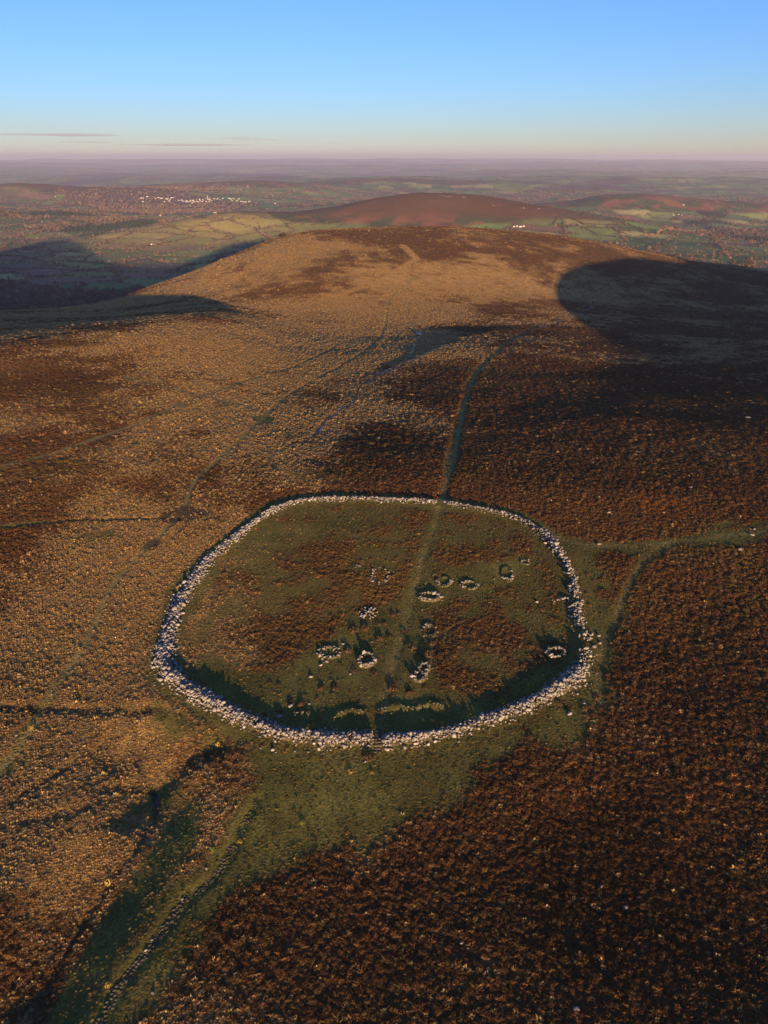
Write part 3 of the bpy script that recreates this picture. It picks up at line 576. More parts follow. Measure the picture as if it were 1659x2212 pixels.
def m_stone(nt, b):
    co = N(nt, 'ShaderNodeNewGeometry').outputs['Position']
    oi = N(nt, 'ShaderNodeObjectInfo')
    g1, f1 = noise_gain(nt, co, 5.0, .75, 1.15, 5)
    g2, f2 = noise_gain(nt, co, .7, .0, 1.0, 3)
    mx = N(nt, 'ShaderNodeMix', data_type='RGBA'); nt.links.new(g2, mx.inputs['Factor'])
    mx.inputs[6].default_value = (.365, .335, .295, 1); mx.inputs[7].default_value = (.27, .245, .21, 1)
    g3, f3 = noise_gain(nt, co, 1.9, .0, 1.0, 5)
    lich = N(nt, 'ShaderNodeMath', operation='MULTIPLY'); nt.links.new(g3, lich.inputs[0]); lich.inputs[1].default_value = .38
    m2 = N(nt, 'ShaderNodeMix', data_type='RGBA'); nt.links.new(lich.outputs[0], m2.inputs['Factor'])
    nt.links.new(mx.outputs[2], m2.inputs[6]); m2.inputs[7].default_value = (.16, .15, .11, 1)
    sh = N(nt, 'ShaderNodeAttribute', attribute_name='shade')
    rnd = N(nt, 'ShaderNodeMapRange'); rnd.inputs['To Min'].default_value = .62; rnd.inputs['To Max'].default_value = 1.12
    nt.links.new(oi.outputs['Random'], rnd.inputs['Value'])
    nt.links.new(mul_color(nt, mul_color(nt, mul_color(nt, m2.outputs[2], g1), sh.outputs['Color']), rnd.outputs[0]), b.inputs['Base Color'])
    bm = N(nt, 'ShaderNodeBump'); bm.inputs['Strength'].default_value = .5; bm.inputs['Distance'].default_value = .04
    nt.links.new(f1, bm.inputs['Height']); nt.links.new(bm.outputs[0], b.inputs['Normal'])
    b.inputs['Roughness'].default_value = .85

def m_plain(rgb, scale=1.0, amp=.2, rough=.9):
    def f(nt, b):
        co = N(nt, 'ShaderNodeNewGeometry').outputs['Position']
        g, _ = noise_gain(nt, co, scale, 1 - amp, 1 + amp, 4)
        rgbn = N(nt, 'ShaderNodeRGB'); rgbn.outputs[0].default_value = (*rgb, 1)
        nt.links.new(mul_color(nt, rgbn.outputs[0], g), b.inputs['Base Color'])
        b.inputs['Roughness'].default_value = rough
    return f

def m_water(nt, b):
    b.inputs['Base Color'].default_value = (.012, .014, .016, 1)
    b.inputs['Roughness'].default_value = .35
    b.inputs['Specular IOR Level'].default_value = .2
    co = N(nt, 'ShaderNodeNewGeometry').outputs['Position']
    n = N(nt, 'ShaderNodeTexNoise'); n.inputs['Scale'].default_value = 1.5
    nt.links.new(co, n.inputs['Vector'])
    bm = N(nt, 'ShaderNodeBump'); bm.inputs['Strength'].default_value = .15; bm.inputs['Distance'].default_value = .05
    nt.links.new(n.outputs['Fac'], bm.inputs['Height']); nt.links.new(bm.outputs[0], b.inputs['Normal'])

MAT = dict(
    ground=material('moorland ground', m_ground), tuft=material('moor plants', m_tuft),
    stone=material('lichened granite', m_stone), water=material('peaty water', m_water),
    flag=material('worn granite paving', m_plain((.078, .068, .048), 2.0, .4)),
    turfbank=material('turf bank', m_plain((.085, .075, .026), 1.3, .35, 1.0)),
    rubble=material('earthy rubble', m_plain((.105, .088, .040), 1.2, .45, 1.0)),
    white=material('white limewash', m_plain((.50, .47, .42), .3, .08)),
    greystone=material('grey stone walling', m_plain((.34, .31, .28), .5, .2)),
    slate=material('slate roofing', m_plain((.10, .10, .115), .5, .2, .6)),
    bark=material('bark', m_plain((.06, .045, .035), .5, .2)),
    gorse=material('yellowing gorse', m_leaf_color((.34, .24, .06))),
    green=material('green gorse', m_leaf_color((.13, .15, .03))),
    heather=material('dark heather', m_leaf_color((.10, .058, .032))),
    hedge=material('hedge twigs', m_leaf_color((.060, .048, .034))),
    beech=material('russet beech crown', m_leaf_color((.26, .145, .075))),
)

# ------------------------------------------------------------------ the ground
az_, rr_ = ground_axes(GROUND_Q)
A_, R_ = np.meshgrid(az_, rr_)
GX = R_ * np.sin(A_); GY = R_ * np.cos(A_)
GZ = terrain(GX, GY)

def ground_color(x, y):
    r = np.hypot(x, y)
    c = np.empty(x.shape + (3,)); c[:] = C_HEATH
    near = r < 3200
    xs, ys = x[near], y[near]
    turf, straw, brack, mud, path, dw = cover(xs, ys)
    rn = r[near]
    under = sstep(250, 1300, rn)                   # close by, the soil between the tufts is what shows
    k = np.empty(xs.shape + (3,)); k[:] = C_HEATH * .75
    k = mix3(k, C_STRAW * .72, straw)
    k = mix3(k, C_BRACK * .8, brack * (1 - .6 * straw))
    k *= (.90 + .22 * under)[..., None]
    olive = sstep(.0, .5, fbm(xs, ys, 120, 3, 77))
    k = mix3(k, np.array((.085, .062, .020)) * (.8 + .2 * under)[..., None], olive * .2)
    tc = C_TURF * (1 + .35 * fbm(xs, ys, 7, 3, 79))[..., None]
    tc = mix3(tc, np.array((.115, .080, .026)), sstep(.0, .6, fbm(xs, ys, 18, 3, 83)) * .4)
    k = mix3(k, tc, turf)
    k = mix3(k, C_PATH, path * .9)
    k = mix3(k, C_MUD, mud * .85)
    c[near] = k
    rough = np.ones(x.shape); rough[near] = 1 - .82 * turf * (1 - .85 * path)
    far = r > 1300
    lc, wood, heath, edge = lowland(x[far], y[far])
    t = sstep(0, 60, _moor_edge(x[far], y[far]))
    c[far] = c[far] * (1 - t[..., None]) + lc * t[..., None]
    rough[far] *= 1 - .6 * t
    return c, rough

def _moor_edge(x, y):
    """how far (m) below the -118 m contour: the moor ends there and farmland starts"""
    return -118.0 - terrain_base(x, y) + fbm(x, y, 200, 3, 131) * 22

GCOL, GROUGH = ground_color(GX, GY)
ny, nx = GX.shape
ii, jj = np.meshgrid(np.arange(ny - 1), np.arange(nx - 1), indexing='ij')
gq = np.stack([ii * nx + jj, (ii + 1) * nx + jj, (ii + 1) * nx + jj + 1, ii * nx + jj + 1], -1).reshape(-1, 4)
inner = np.arange(nx)
gco = np.stack([GX, GY, GZ], -1).reshape(-1, 3)
gco = np.vstack([gco, [[0, 0, GZ[0].mean()]]])
fan = np.stack([np.full(nx - 1, len(gco) - 1), inner[:-1], inner[1:]], -1)
gcol = np.vstack([GCOL.reshape(-1, 3), [C_HEATH * .5]])
# close the strip straight behind the camera
back = np.stack([np.arange(ny - 1) * nx + nx - 1, (np.arange(ny - 1) + 1) * nx + nx - 1, (np.arange(ny - 1) + 1) * nx, np.arange(ny - 1) * nx], -1)
gq = np.vstack([gq, back])
fan = np.vstack([fan, [[len(gco) - 1, nx - 1, 0]]])
ground = obj('ground', new_mesh('ground', gco, quads=gq[:, ::-1], tris=fan[:, ::-1], smooth=True, attrs={'cover': gcol, 'rough': np.append(GROUGH.ravel(), 1.0)}), MAT['ground'])
tag(ground, kind='structure')

# ------------------------------------------------------------------ plant clumps (made of many small leaves)
def leaf_clump(n, rad, height, leaf, seed, kind='dome', trunk=0.0):
    """arrays of a clump: verts, tris, shade; unit radius around the origin, base at z=0"""
    g = np.random.default_rng(seed)
    V = []; T = []; S = []
    for k in range(n):
        a = g.uniform(0, 2 * math.pi); u = math.sqrt(g.uniform(0, 1))
        if kind == 'dome':
            el = math.acos(1 - g.uniform(0, 1) ** .8)          # 0 at the top
            f = g.uniform(.72, 1.05)
            p = np.array((math.cos(a) * math.sin(el) * rad * f, math.sin(a) * math.sin(el) * rad * f, math.cos(el) * height * f))
            nrm = np.array((math.cos(a) * math.sin(el), math.sin(a) * math.sin(el), math.cos(el) * 1.2)) + g.normal(0, .45, 3)
        elif kind == 'blades':
            p = np.array((math.cos(a) * u * rad * .45, math.sin(a) * u * rad * .45, 0.0))
        elif kind == 'cone':
            hgt = g.uniform(0.02, 1) ** 1.2
            p = np.array((math.cos(a) * rad * (1 - hgt) * g.uniform(.6, 1), math.sin(a) * rad * (1 - hgt) * g.uniform(.6, 1), trunk + hgt * height))
            nrm = np.array((math.cos(a), math.sin(a), .5)) + g.normal(0, .3, 3)
        else:                                                   # ball of branches on a trunk
            d = g.normal(0, 1, 3); d /= np.linalg.norm(d)
            f = g.uniform(.55, 1.0)
            p = np.array((d[0] * rad * f, d[1] * rad * f, trunk + height * .5 + d[2] * height * .5 * f))
            nrm = d + g.normal(0, .5, 3)
        sh = g.uniform(.78, 1.18)
        b = len(V)
        if kind == 'blades':
            out = np.array((math.cos(a), math.sin(a), 0)); sd = np.array((-math.sin(a), math.cos(a), 0))
            h = height * g.uniform(.6, 1.1); lean = rad * g.uniform(.25, .75); w = leaf * g.uniform(.6, 1.2)
            m = p + out * lean * .45 + np.array((0, 0, h * .75)); e = p + out * lean + np.array((0, 0, h * g.uniform(.55, .95)))
            V += [p - sd * w, p + sd * w, m + sd * w * .8, m - sd * w * .8, e]
            T += [(b, b + 1, b + 2), (b, b + 2, b + 3), (b + 3, b + 2, b + 4)]
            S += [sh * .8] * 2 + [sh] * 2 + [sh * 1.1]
        else:
            nrm = nrm / np.linalg.norm(nrm)
            t1 = np.cross(nrm, g.normal(0, 1, 3)); t1 /= np.linalg.norm(t1); t2 = np.cross(nrm, t1)
            l1 = leaf * g.uniform(.6, 1.3); l2 = leaf * g.uniform(.4, .9)
            V += [p - t1 * l1, p + t2 * l2 * g.uniform(.6, 1.2), p + t1 * l1, p - t2 * l2 * g.uniform(.6, 1.2)]
            T += [(b, b + 1, b + 2), (b, b + 2, b + 3)]
            S += [sh] * 4
    if trunk > 0:
        b = len(V); w = rad * .09
        for z, f in ((-.3, 1.0), (trunk + height * .55, .35)):
            for k in range(4):
                V.append(np.array((math.cos(k * 1.571) * w * f, math.sin(k * 1.571) * w * f, z))); S.append(.55)
        for k in range(4):
            q = (k + 1) % 4
            T += [(b + k, b + q, b + 4 + q), (b + k, b + 4 + q, b + 4 + k)]
    return np.array(V), np.array(T), np.array(S)

def clump_mesh(name, arr):
    V, T, S = arr
    return new_mesh(name, V, tris=T, attrs={'shade': np.repeat(S[:, None], 3, 1)})

PLANTS = bpy.data.collections.new('plant_kinds')       # kept out of the scene, only instanced
def plant_kind(name, arr, mat):
    o = bpy.data.objects.new(name, clump_mesh(name, arr)); o.data.materials.append(mat)
    return o

def scatter(name, kinds, pos, rotz, scl, idx, col, tilt=None):
    coll = bpy.data.collections.new(name + '_kinds')
    for i, k in enumerate(kinds):
        k.name = '%s_%02d' % (name, i)
        coll.objects.link(k)
    me = bpy.data.meshes.new(name)
    me.vertices.add(len(pos)); me.vertices.foreach_set('co', np.ascontiguousarray(pos, np.float32).ravel())
    rot = np.zeros((len(pos), 3), np.float32); rot[:, 2] = rotz
    if tilt is not None: rot[:, :2] = tilt
    for nm, typ, arr, key in (('rot', 'FLOAT_VECTOR', rot, 'vector'), ('scl', 'FLOAT_VECTOR', scl, 'vector'), ('idx', 'INT', idx, 'value')):
        a = me.attributes.new(nm, typ, 'POINT')
        a.data.foreach_set(key, np.ascontiguousarray(arr, np.int32 if typ == 'INT' else np.float32).ravel())
    a = me.attributes.new('tcol', 'FLOAT_COLOR', 'POINT')
    a.data.foreach_set('color', np.ascontiguousarray(np.concatenate([col, np.ones((len(col), 1))], 1), np.float32).ravel())
    o = obj(name, me)
    ng = bpy.data.node_groups.new(name, 'GeometryNodeTree')
    ng.interface.new_socket('Geometry', in_out='INPUT', socket_type='NodeSocketGeometry')
    ng.interface.new_socket('Geometry', in_out='OUTPUT', socket_type='NodeSocketGeometry')
    gi = ng.nodes.new('NodeGroupInput'); go = ng.nodes.new('NodeGroupOutput')
    ci = ng.nodes.new('GeometryNodeCollectionInfo'); ci.inputs['Collection'].default_value = coll
    ci.inputs['Separate Children'].default_value = True; ci.inputs['Reset Children'].default_value = True
    iop = ng.nodes.new('GeometryNodeInstanceOnPoints'); iop.inputs['Pick Instance'].default_value = True
    def na(nm, typ):
        n = ng.nodes.new('GeometryNodeInputNamedAttribute'); n.data_type = typ; n.inputs['Name'].default_value = nm
        return n.outputs['Attribute']
    ng.links.new(gi.outputs[0], iop.inputs['Points']); ng.links.new(ci.outputs[0], iop.inputs['Instance'])
    ng.links.new(na('idx', 'INT'), iop.inputs['Instance Index'])
    e2r = ng.nodes.new('FunctionNodeEulerToRotation')
    ng.links.new(na('rot', 'FLOAT_VECTOR'), e2r.inputs[0]); ng.links.new(e2r.outputs[0], iop.inputs['Rotation'])
    ng.links.new(na('scl', 'FLOAT_VECTOR'), iop.inputs['Scale'])
    ng.links.new(iop.outputs[0], go.inputs[0])
    md = o.modifiers.new('scatter', 'NODES'); md.node_group = ng
    return o

def in_view(x, y, z, margin=.06):
    """only plant what the hill top can look out on, with room to either side"""
    dz = z - CAM_H; p = math.radians(PITCH)
    dep = y * math.cos(p) - dz * math.sin(p); up = y * math.sin(p) + dz * math.cos(p)
    u = x / dep * FOC / .75; v = up / dep * FOC
    return (dep > 1) & (np.abs(u) < .5 + margin * 1.5) & (v > -.5 - margin) & (v < .5)

def sample_ring(r0, r1, dens):
    half = math.radians(46 if r0 < 140 else 38 if r0 < 320 else 33)
    area = half * (r1 * r1 - r0 * r0)
    n = int(area * dens)
    r = np.sqrt(RNG.uniform(r0 * r0, r1 * r1, n)); a = RNG.uniform(-half, half, n)
    return r * np.sin(a), r * np.cos(a)

STONE_CLEAR = []      # x, y, radius kept free of plants (huts, boulders)
for k, (hx, hy, rx, ry) in HUTS.items():
    if k not in ('scatter', 'few', 'heath', 'bushy', 'pile', 'short'):
        STONE_CLEAR.append((hx, hy, max(rx, ry) * 1.1))

def plant_moor():
    xs, ys, size = [], [], []
    for r0, r1, dens, s in ((58, 130, 4.6 * TUFT_D, .62), (130, 300, 3.0 * TUFT_D, .72), (300, 560, 1.0 * TUFT_D, 1.10), (560, 950, .30 * TUFT_D, 1.65), (950, 1650, .075 * TUFT_D, 2.6)):
        x, y = sample_ring(r0, r1, dens)
        xs.append(x); ys.append(y); size.append(np.full(len(x), s))
    x = np.concatenate(xs); y = np.concatenate(ys); s = np.concatenate(size)
    z = terrain(x, y)
    k = in_view(x, y, z); x, y, z, s = x[k], y[k], z[k], s[k]
    turf, straw, brack, mud, path, dw = cover(x, y)
    n = len(x); u = RNG.uniform(0, 1, n)
    keep = u > np.clip(turf * 1.0, 0, .93)
    keep &= RNG.uniform(0, 1, n) > mud * .85
    keep &= RNG.uniform(0, 1, n) > path
    keep &= (dw > 2.0) | ((dw < 1.8) & (RNG.uniform(0, 1, n) < .05) & (y > 150))
    for cx, cy, cr in STONE_CLEAR:
        keep &= np.hypot(x - cx, y - cy) > cr
    d, _, _ = polydist(x, y, P_FLAG, 6); keep &= d > 1.3
    for P in STREAMS:
        d, _, _ = polydist(x, y, P, 8); keep &= d > .5 + np.hypot(x, y) * .0005
    x, y, z, s, turf, straw, brack = (a[keep] for a in (x, y, z, s, turf, straw, brack))
    n = len(x)
    lot = RNG.uniform(0, 1, n)
    is_straw = lot < np.clip(straw * .92 + .03, 0, .95)
    is_br = (~is_straw) & (RNG.uniform(0, 1, n) < brack * .85)
    on_turf = turf > .5
    idx = np.where(is_straw, RNG.integers(4, 7, n), np.where(is_br, RNG.integers(7, 9, n), RNG.integers(0, 4, n)))
    c = np.empty((n, 3)); c[:] = C_HEATH
    olive = sstep(.15, .6, fbm(x, y, 35, 3, 143) + RNG.normal(0, .3, n))
    ins = inside(x, y, POUND)
    c = mix3(c, np.array((.170, .125, .036)), np.clip(olive * .5 + .25 * ins, 0, 1))
    rust = sstep(.2, .7, fbm(x, y, 24, 2, 147) + RNG.normal(0, .35, n))
    c = mix3(c, np.array((.190, .078, .026)), rust * np.where(ins, .25, .5))
    c *= (1 - .38 * dark_heather_and_shade(x, y))[:, None]  # darker stands, and the dimness of the right side, put into the tuft colour
    c[is_straw] = C_STRAW; c[is_br] = C_BRACK
    c = mix3(c, np.array((.150, .120, .036)), (on_turf & ~is_straw) * .35)
    c *= np.exp(RNG.normal(0, .17, n))[:, None] * (1 + .05 * RNG.normal(0, 1, (n, 3)))
    w = s * np.exp(RNG.normal(0, .30, n)) * np.where(is_straw, 1.0, 1.0) * np.where(on_turf, .7, 1.0) * np.where(ins, .85, 1.0)
    h = np.where(s < .65, .92, np.where(s < .8, .85, np.where(s < 1.2, .62, np.where(s < 2, .5, .42)))) * w * RNG.uniform(.75, 1.3, n)
    col = c
    pos = np.stack([x, y, z - .05], 1)
    kinds = [plant_kind('heather', leaf_clump(56, .62, .40, .115, 200 + i), MAT['tuft']) for i in range(4)]
    kinds += [plant_kind('grass', leaf_clump(40, .62, .46, .045, 210 + i, 'blades'), MAT['tuft']) for i in range(3)]
    kinds += [plant_kind('bracken', leaf_clump(50, .60, .40, .11, 220 + i), MAT['tuft']) for i in range(2)]
    o = scatter('heather_and_moor_grass', kinds, pos, RNG.uniform(0, 6.283, n), np.stack([w, w, h], 1), idx, col)
    tag(o, 'low heather, bracken and pale tussock grass covering the open moor', 'heather', kind='stuff')
    return n
N_TUFT = plant_moor()

def plant_turf():
    x, y = sample_ring(60, 290, 3.0 * TUFT_D)
    turf, straw, brack, mud, path, dw = cover(x, y)
    k = (turf > .35) & (dw > 1.2) & (RNG.uniform(0, 1, len(x)) > path * .6) & (fbm(x, y, 5, 3, 151) > RNG.uniform(-.9, .35, len(x)))
    for cx, cy, cr in STONE_CLEAR:
        k &= np.hypot(x - cx, y - cy) > cr * .8
    x, y = x[k], y[k]; z = terrain(x, y)
    k = in_view(x, y, z); x, y, z = x[k], y[k], z[k]
    n = len(x)
    col = np.empty((n, 3)); col[:] = C_TURF * 1.25
    col = mix3(col, np.array((.24, .175, .055)), RNG.uniform(0, .55, n))
    col *= np.exp(RNG.normal(0, .22, n))[:, None]
    w = .42 * np.exp(RNG.normal(0, .35, n)); h = w * RNG.uniform(.45, .9, n)
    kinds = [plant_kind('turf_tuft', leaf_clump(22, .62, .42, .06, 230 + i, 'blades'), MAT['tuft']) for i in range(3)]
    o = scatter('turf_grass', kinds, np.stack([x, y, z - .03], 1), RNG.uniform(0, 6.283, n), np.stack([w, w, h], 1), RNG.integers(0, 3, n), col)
    tag(o, 'short grazed olive grass in and below the stone ring', 'grass', kind='stuff')
    return n
N_TURF = plant_turf()

def plant_lowland():
    x1, y1 = [], []
    for r0, r1, dens in ((1500, 3200, .0060 * TREE_D), (3200, 5500, .0050 * TREE_D), (5500, 9500, .0022 * TREE_D)):
        x, y = sample_ring(r0, r1, dens); x1.append(x); y1.append(y)
    x = np.concatenate(x1); y = np.concatenate(y1); z = terrain_base(x, y)
    k = in_view(x, y, z, .03) & (_moor_edge(x, y) > 45)
    x, y, z = x[k], y[k], z[k]
    c, wood, heath, edge = lowland(x, y)
    r = np.hypot(x, y)
    pl = inside(x, y, PLANTATION)
    lot = RNG.uniform(0, 1, len(x))
    keep = ((wood > .5) & (lot < .75)) | ((edge < 7 + r * .0012) & (heath < .5) & (lot < .9)) | ((lot < .02) & (heath < .5)) | ((heath > .5) & (lot < .05)) | pl
    for vx, vy in [CHURCH]:
        keep &= ~((np.abs(x - vx) < 900) & (np.abs(y - vy) < 420) & (lot > .25))
    x, y, z, wood, pl, edge, heath = (a[keep] for a in (x, y, z, wood, pl, edge, heath))
    n = len(x); r = np.hypot(x, y)
    con = pl | ((fbm(x, y, 500, 3, 119) > .33) & (wood > .5)) | (RNG.uniform(0, 1, n) < .05)
    idx = np.where(con, RNG.integers(3, 5, n), RNG.integers(0, 3, n))
    col = np.empty((n, 3)); col[:] = (.125, .077, .058)
    col[RNG.uniform(0, 1, n) < .25] = (.120, .100, .055)
    col[con] = (.026, .040, .026)
    col *= np.exp(RNG.normal(0, .3, n))[:, None]
    w = np.where(heath > .5, .45, np.where(wood > .5, 1.0, .72)) * np.exp(RNG.normal(0, .22, n)) * np.where(con, .8, 1) * (1 + r / 16000)
    kinds = [plant_kind('tree', leaf_clump(34, 5.2, 7.5, 1.7, 300 + i, 'ball', 1.6), MAT['tuft']) for i in range(3)]
    kinds += [plant_kind('conifer', leaf_clump(34, 3.4, 13, 1.5, 310 + i, 'cone', .8), MAT['tuft']) for i in range(2)]
    o = scatter('distant_woods_and_hedges', kinds, np.stack([x, y, z - .3], 1), RNG.uniform(0, 6.283, n), np.stack([w, w, w], 1), idx, col)
    tag(o, 'far winter woods and hedge trees across the valley farmland', 'woodland', kind='stuff')
    return n
N_TREE = plant_lowland()

# ------------------------------------------------------------------ stones
def stone_arrays(seed, flat=.62):
    g = np.random.default_rng(seed)
    bm = bmesh.new()
    for k in range(15):
        d = g.normal(0, 1, 3); d /= np.linalg.norm(d)
        d = d / (np.abs(d) ** 3).sum() ** (1 / 3) if seed % 2 else d
        bm.verts.new(d * g.uniform(.42, .56) * np.array((1.0, .72, flat)))
    bmesh.ops.convex_hull(bm, input=bm.verts)
    loose = [v for v in bm.verts if not v.link_faces]
    bmesh.ops.delete(bm, geom=loose, context='VERTS')
    bmesh.ops.triangulate(bm, faces=bm.faces)
    bm.verts.index_update()
    V = np.array([v.co[:] for v in bm.verts]); T = np.array([[v.index for v in f.verts] for f in bm.faces])
    bm.free()
    return V, T
STONES = [stone_arrays(400 + i, (.62, .5, .75, .4)[i % 4]) for i in range(12)]
STONE_ME = []
for i, (V, T) in enumerate(STONES):
    me = new_mesh('stone', V, tris=T, attrs={'shade': np.ones((len(V), 3))}); me.materials.append(MAT['stone']); STONE_ME.append(me)

def euler_mat(rx, ry, rz):
    cx, sx, cy, sy, cz, sz = np.cos(rx), np.sin(rx), np.cos(ry), np.sin(ry), np.cos(rz), np.sin(rz)
    return np.array([[cy * cz, sx * sy * cz - cx * sz, cx * sy * cz + sx * sz],
                     [cy * sz, sx * sy * sz + cx * cz, cx * sy * sz - sx * cz],
                     [-sy, sx * cy, cx * cy]])

def join_stones(items):
    Vs, Ts, Ss, n = [], [], [], 0
    g = np.random.default_rng(len(items))
    for (p, rot, sc, k) in items:
        V, T = STONES[k]; Ss.append(np.full(len(V), g.uniform(.55, 1.25)))
        Vs.append((V * np.array(sc)) @ euler_mat(*rot).T + np.array(p)); Ts.append(T + n); n += len(V)
    return np.vstack(Vs), np.vstack(Ts), np.concatenate(Ss)

def empty(name, loc):
    e = bpy.data.objects.new(name, None); e.empty_display_size = .5
    COL.objects.link(e); e.location = loc
    return e

def put_stone(root, item, name='stone'):
    p, rot, sc, k = item
    L = root.location
    return obj(name, STONE_ME[k], None, root, (p[0] - L.x, p[1] - L.y, p[2] - L.z), rot, sc)

def build_wall(name, label, line, width, height, dens, seed):
    """a tumbled dry stone bank along a line; width/height/dens are functions of 0..1 along it"""
    g = np.random.default_rng(seed)
    P = smooth_line(line, .5)
    n = len(P)
    tan = np.gradient(P, axis=0); tan /= np.hypot(tan[:, 0], tan[:, 1])[:, None]
    nor = np.stack([-tan[:, 1], tan[:, 0]], 1)
    t = np.linspace(0, 1, n)
    wob = fbm(P[:, 0], P[:, 1], 6, 3, seed + 1)
    W_ = 1.08 * np.array([width(a) for a in t]) * (1 + .28 * wob)
    H_ = .78 * np.array([height(a) for a in t]) * (1 + .35 * fbm(P[:, 0], P[:, 1], 5, 3, seed + 2))
    D_ = np.array([dens(a) for a in t]) * np.clip(1 + .7 * fbm(P[:, 0], P[:, 1], 7, 3, seed + 3), .45, 1.25)
    zc = terrain(P[:, 0], P[:, 1])
    root = empty(name, (P[n // 2, 0], P[n // 2, 1], zc[n // 2]))
    L = np.array(root.location)
    # earth and small rubble inside the bank
    prof = np.linspace(-1, 1, 9)
    co = np.empty((n, 9, 3))
    for j, u in enumerate(prof):
        q = P + nor * (u * W_ * .5)[:, None]
        co[:, j, 0] = q[:, 0]; co[:, j, 1] = q[:, 1]
        co[:, j, 2] = terrain(q[:, 0], q[:, 1]) - .12 + (H_ * .60) * (1 - abs(u) ** 2.2) * np.clip(D_ * 1.2, .25, 1) + .12 * fbm(q[:, 0], q[:, 1], 1.2, 2, seed + 5)
    a, b = np.meshgrid(np.arange(n - 1), np.arange(8), indexing='ij')
    quads = np.stack([a * 9 + b, a * 9 + b + 1, (a + 1) * 9 + b + 1, (a + 1) * 9 + b], -1).reshape(-1, 4)
    obj('rubble_core', new_mesh('rubble_core', co.reshape(-1, 3) - L, quads=quads[:, ::-1], smooth=True), MAT['rubble'], root)
    items = []
    for i in range(n):
        m = g.poisson(D_[i] * W_[i] * .5 / .105)
        for _ in range(m):
            u = np.clip(g.normal(0, .56), -1.25, 1.25)
            s = float(np.clip(g.lognormal(-.76, .48), .2, 1.9))
            q = P[i] + nor[i] * u * W_[i] * .5 + tan[i] * g.uniform(-.25, .25)
            zz = H_[i] * .78 * max(0, 1 - abs(u) ** 2.2) * (.75 + .35 * D_[i])
            items.append((q[0], q[1], zz + g.uniform(-.14, .10), s, int(g.integers(0, 12)), g.uniform(0, 6.28), g.normal(0, .35), g.normal(0, .35), g.uniform(.75, 1.25)))
        if g.uniform() < .3 * D_[i]:                       # strays fallen to either side
            u = g.choice([-1, 1]) * (1.1 + abs(g.normal(0, .45)))
            q = P[i] + nor[i] * u * W_[i] * .5
            items.append((q[0], q[1], 0.0, float(np.clip(g.lognormal(-.95, .35), .2, .9)), int(g.integers(0, 12)), g.uniform(0, 6.28), 0, 0, 1.0))
    arr = np.array([(a[0], a[1]) for a in items]); gz = terrain(arr[:, 0], arr[:, 1])
    full = [((a[0], a[1], gz[i] + a[2] + a[3] * .12), (a[6], a[7], a[5]), (a[3], a[3] * a[8], a[3]), a[4]) for i, a in enumerate(items)]
    big = sorted(range(len(full)), key=lambda i: -(items[i][3] * (1 + .6 * (items[i][2] > .3)) / math.hypot(items[i][0], items[i][1])))
    for i in big[:300]:
        put_stone(root, full[i])
    V, T, S = join_stones([full[i] for i in big[300:]])
    o = obj('smaller_stones', new_mesh('smaller_stones', V - L, tris=T, attrs={'shade': np.repeat(S[:, None], 3, 1)}), MAT['stone'], root)
    tag(o, kind='stuff')
    tag(root, label, 'stone wall', 'ruined stone walls round the pound')
    return len(full)

def lerp_fn(*kn):
    xs = [k[0] for k in kn]; ys = [k[1] for k in kn]
    return lambda a: float(np.interp(a, xs, ys))

NS = build_wall('drystone_wall', 'long left arc of tumbled pale granite wall curving from the near gap to the far gap', WALL_A,
           lerp_fn((0, 4.6), (.18, 4.4), (.30, 4.6), (.38, 4.8), (.5, 4.0), (.62, 3.0), (.75, 3.0), (.85, 3.4), (1, 3.2)),
           lerp_fn((0, 1.05), (.3, 1.0), (.45, .85), (.7, .75), (1, .8)),
           lerp_fn((0, 1.0), (.3, 1.0), (.42, .95), (.5, .75), (.56, .42), (.6, .65), (.72, .62), (.85, .5), (1, .5)), 501)
NS += build_wall('drystone_wall', 'broken far right arc of granite rubble wall between the far gap and the right gap', WALL_B,
           lerp_fn((0, 3.0), (.2, 3.0), (.45, 3.6), (.62, 2.4), (.8, 3.2), (1, 3.0)),
           lerp_fn((0, .8), (.45, 1.0), (.7, .7), (1, .8)),
           lerp_fn((0, .45), (.2, .55), (.4, .55), (.5, .7), (.6, .42), (.7, .4), (.8, .5), (.9, .5), (.95, .22), (1, .3)), 511)
NS += build_wall('drystone_wall', 'near right arc of piled granite wall between the right gap and the near gap', WALL_C,
           lerp_fn((0, 3.2), (.2, 4.8), (.4, 3.8), (.7, 3.6), (1, 4.0)),
           lerp_fn((0, .85), (.25, 1.15), (.6, 1.0), (1, 1.05)),
           lerp_fn((0, .5), (.1, .75), (.25, .9), (.5, .75), (.7, .8), (1, .85)), 521)

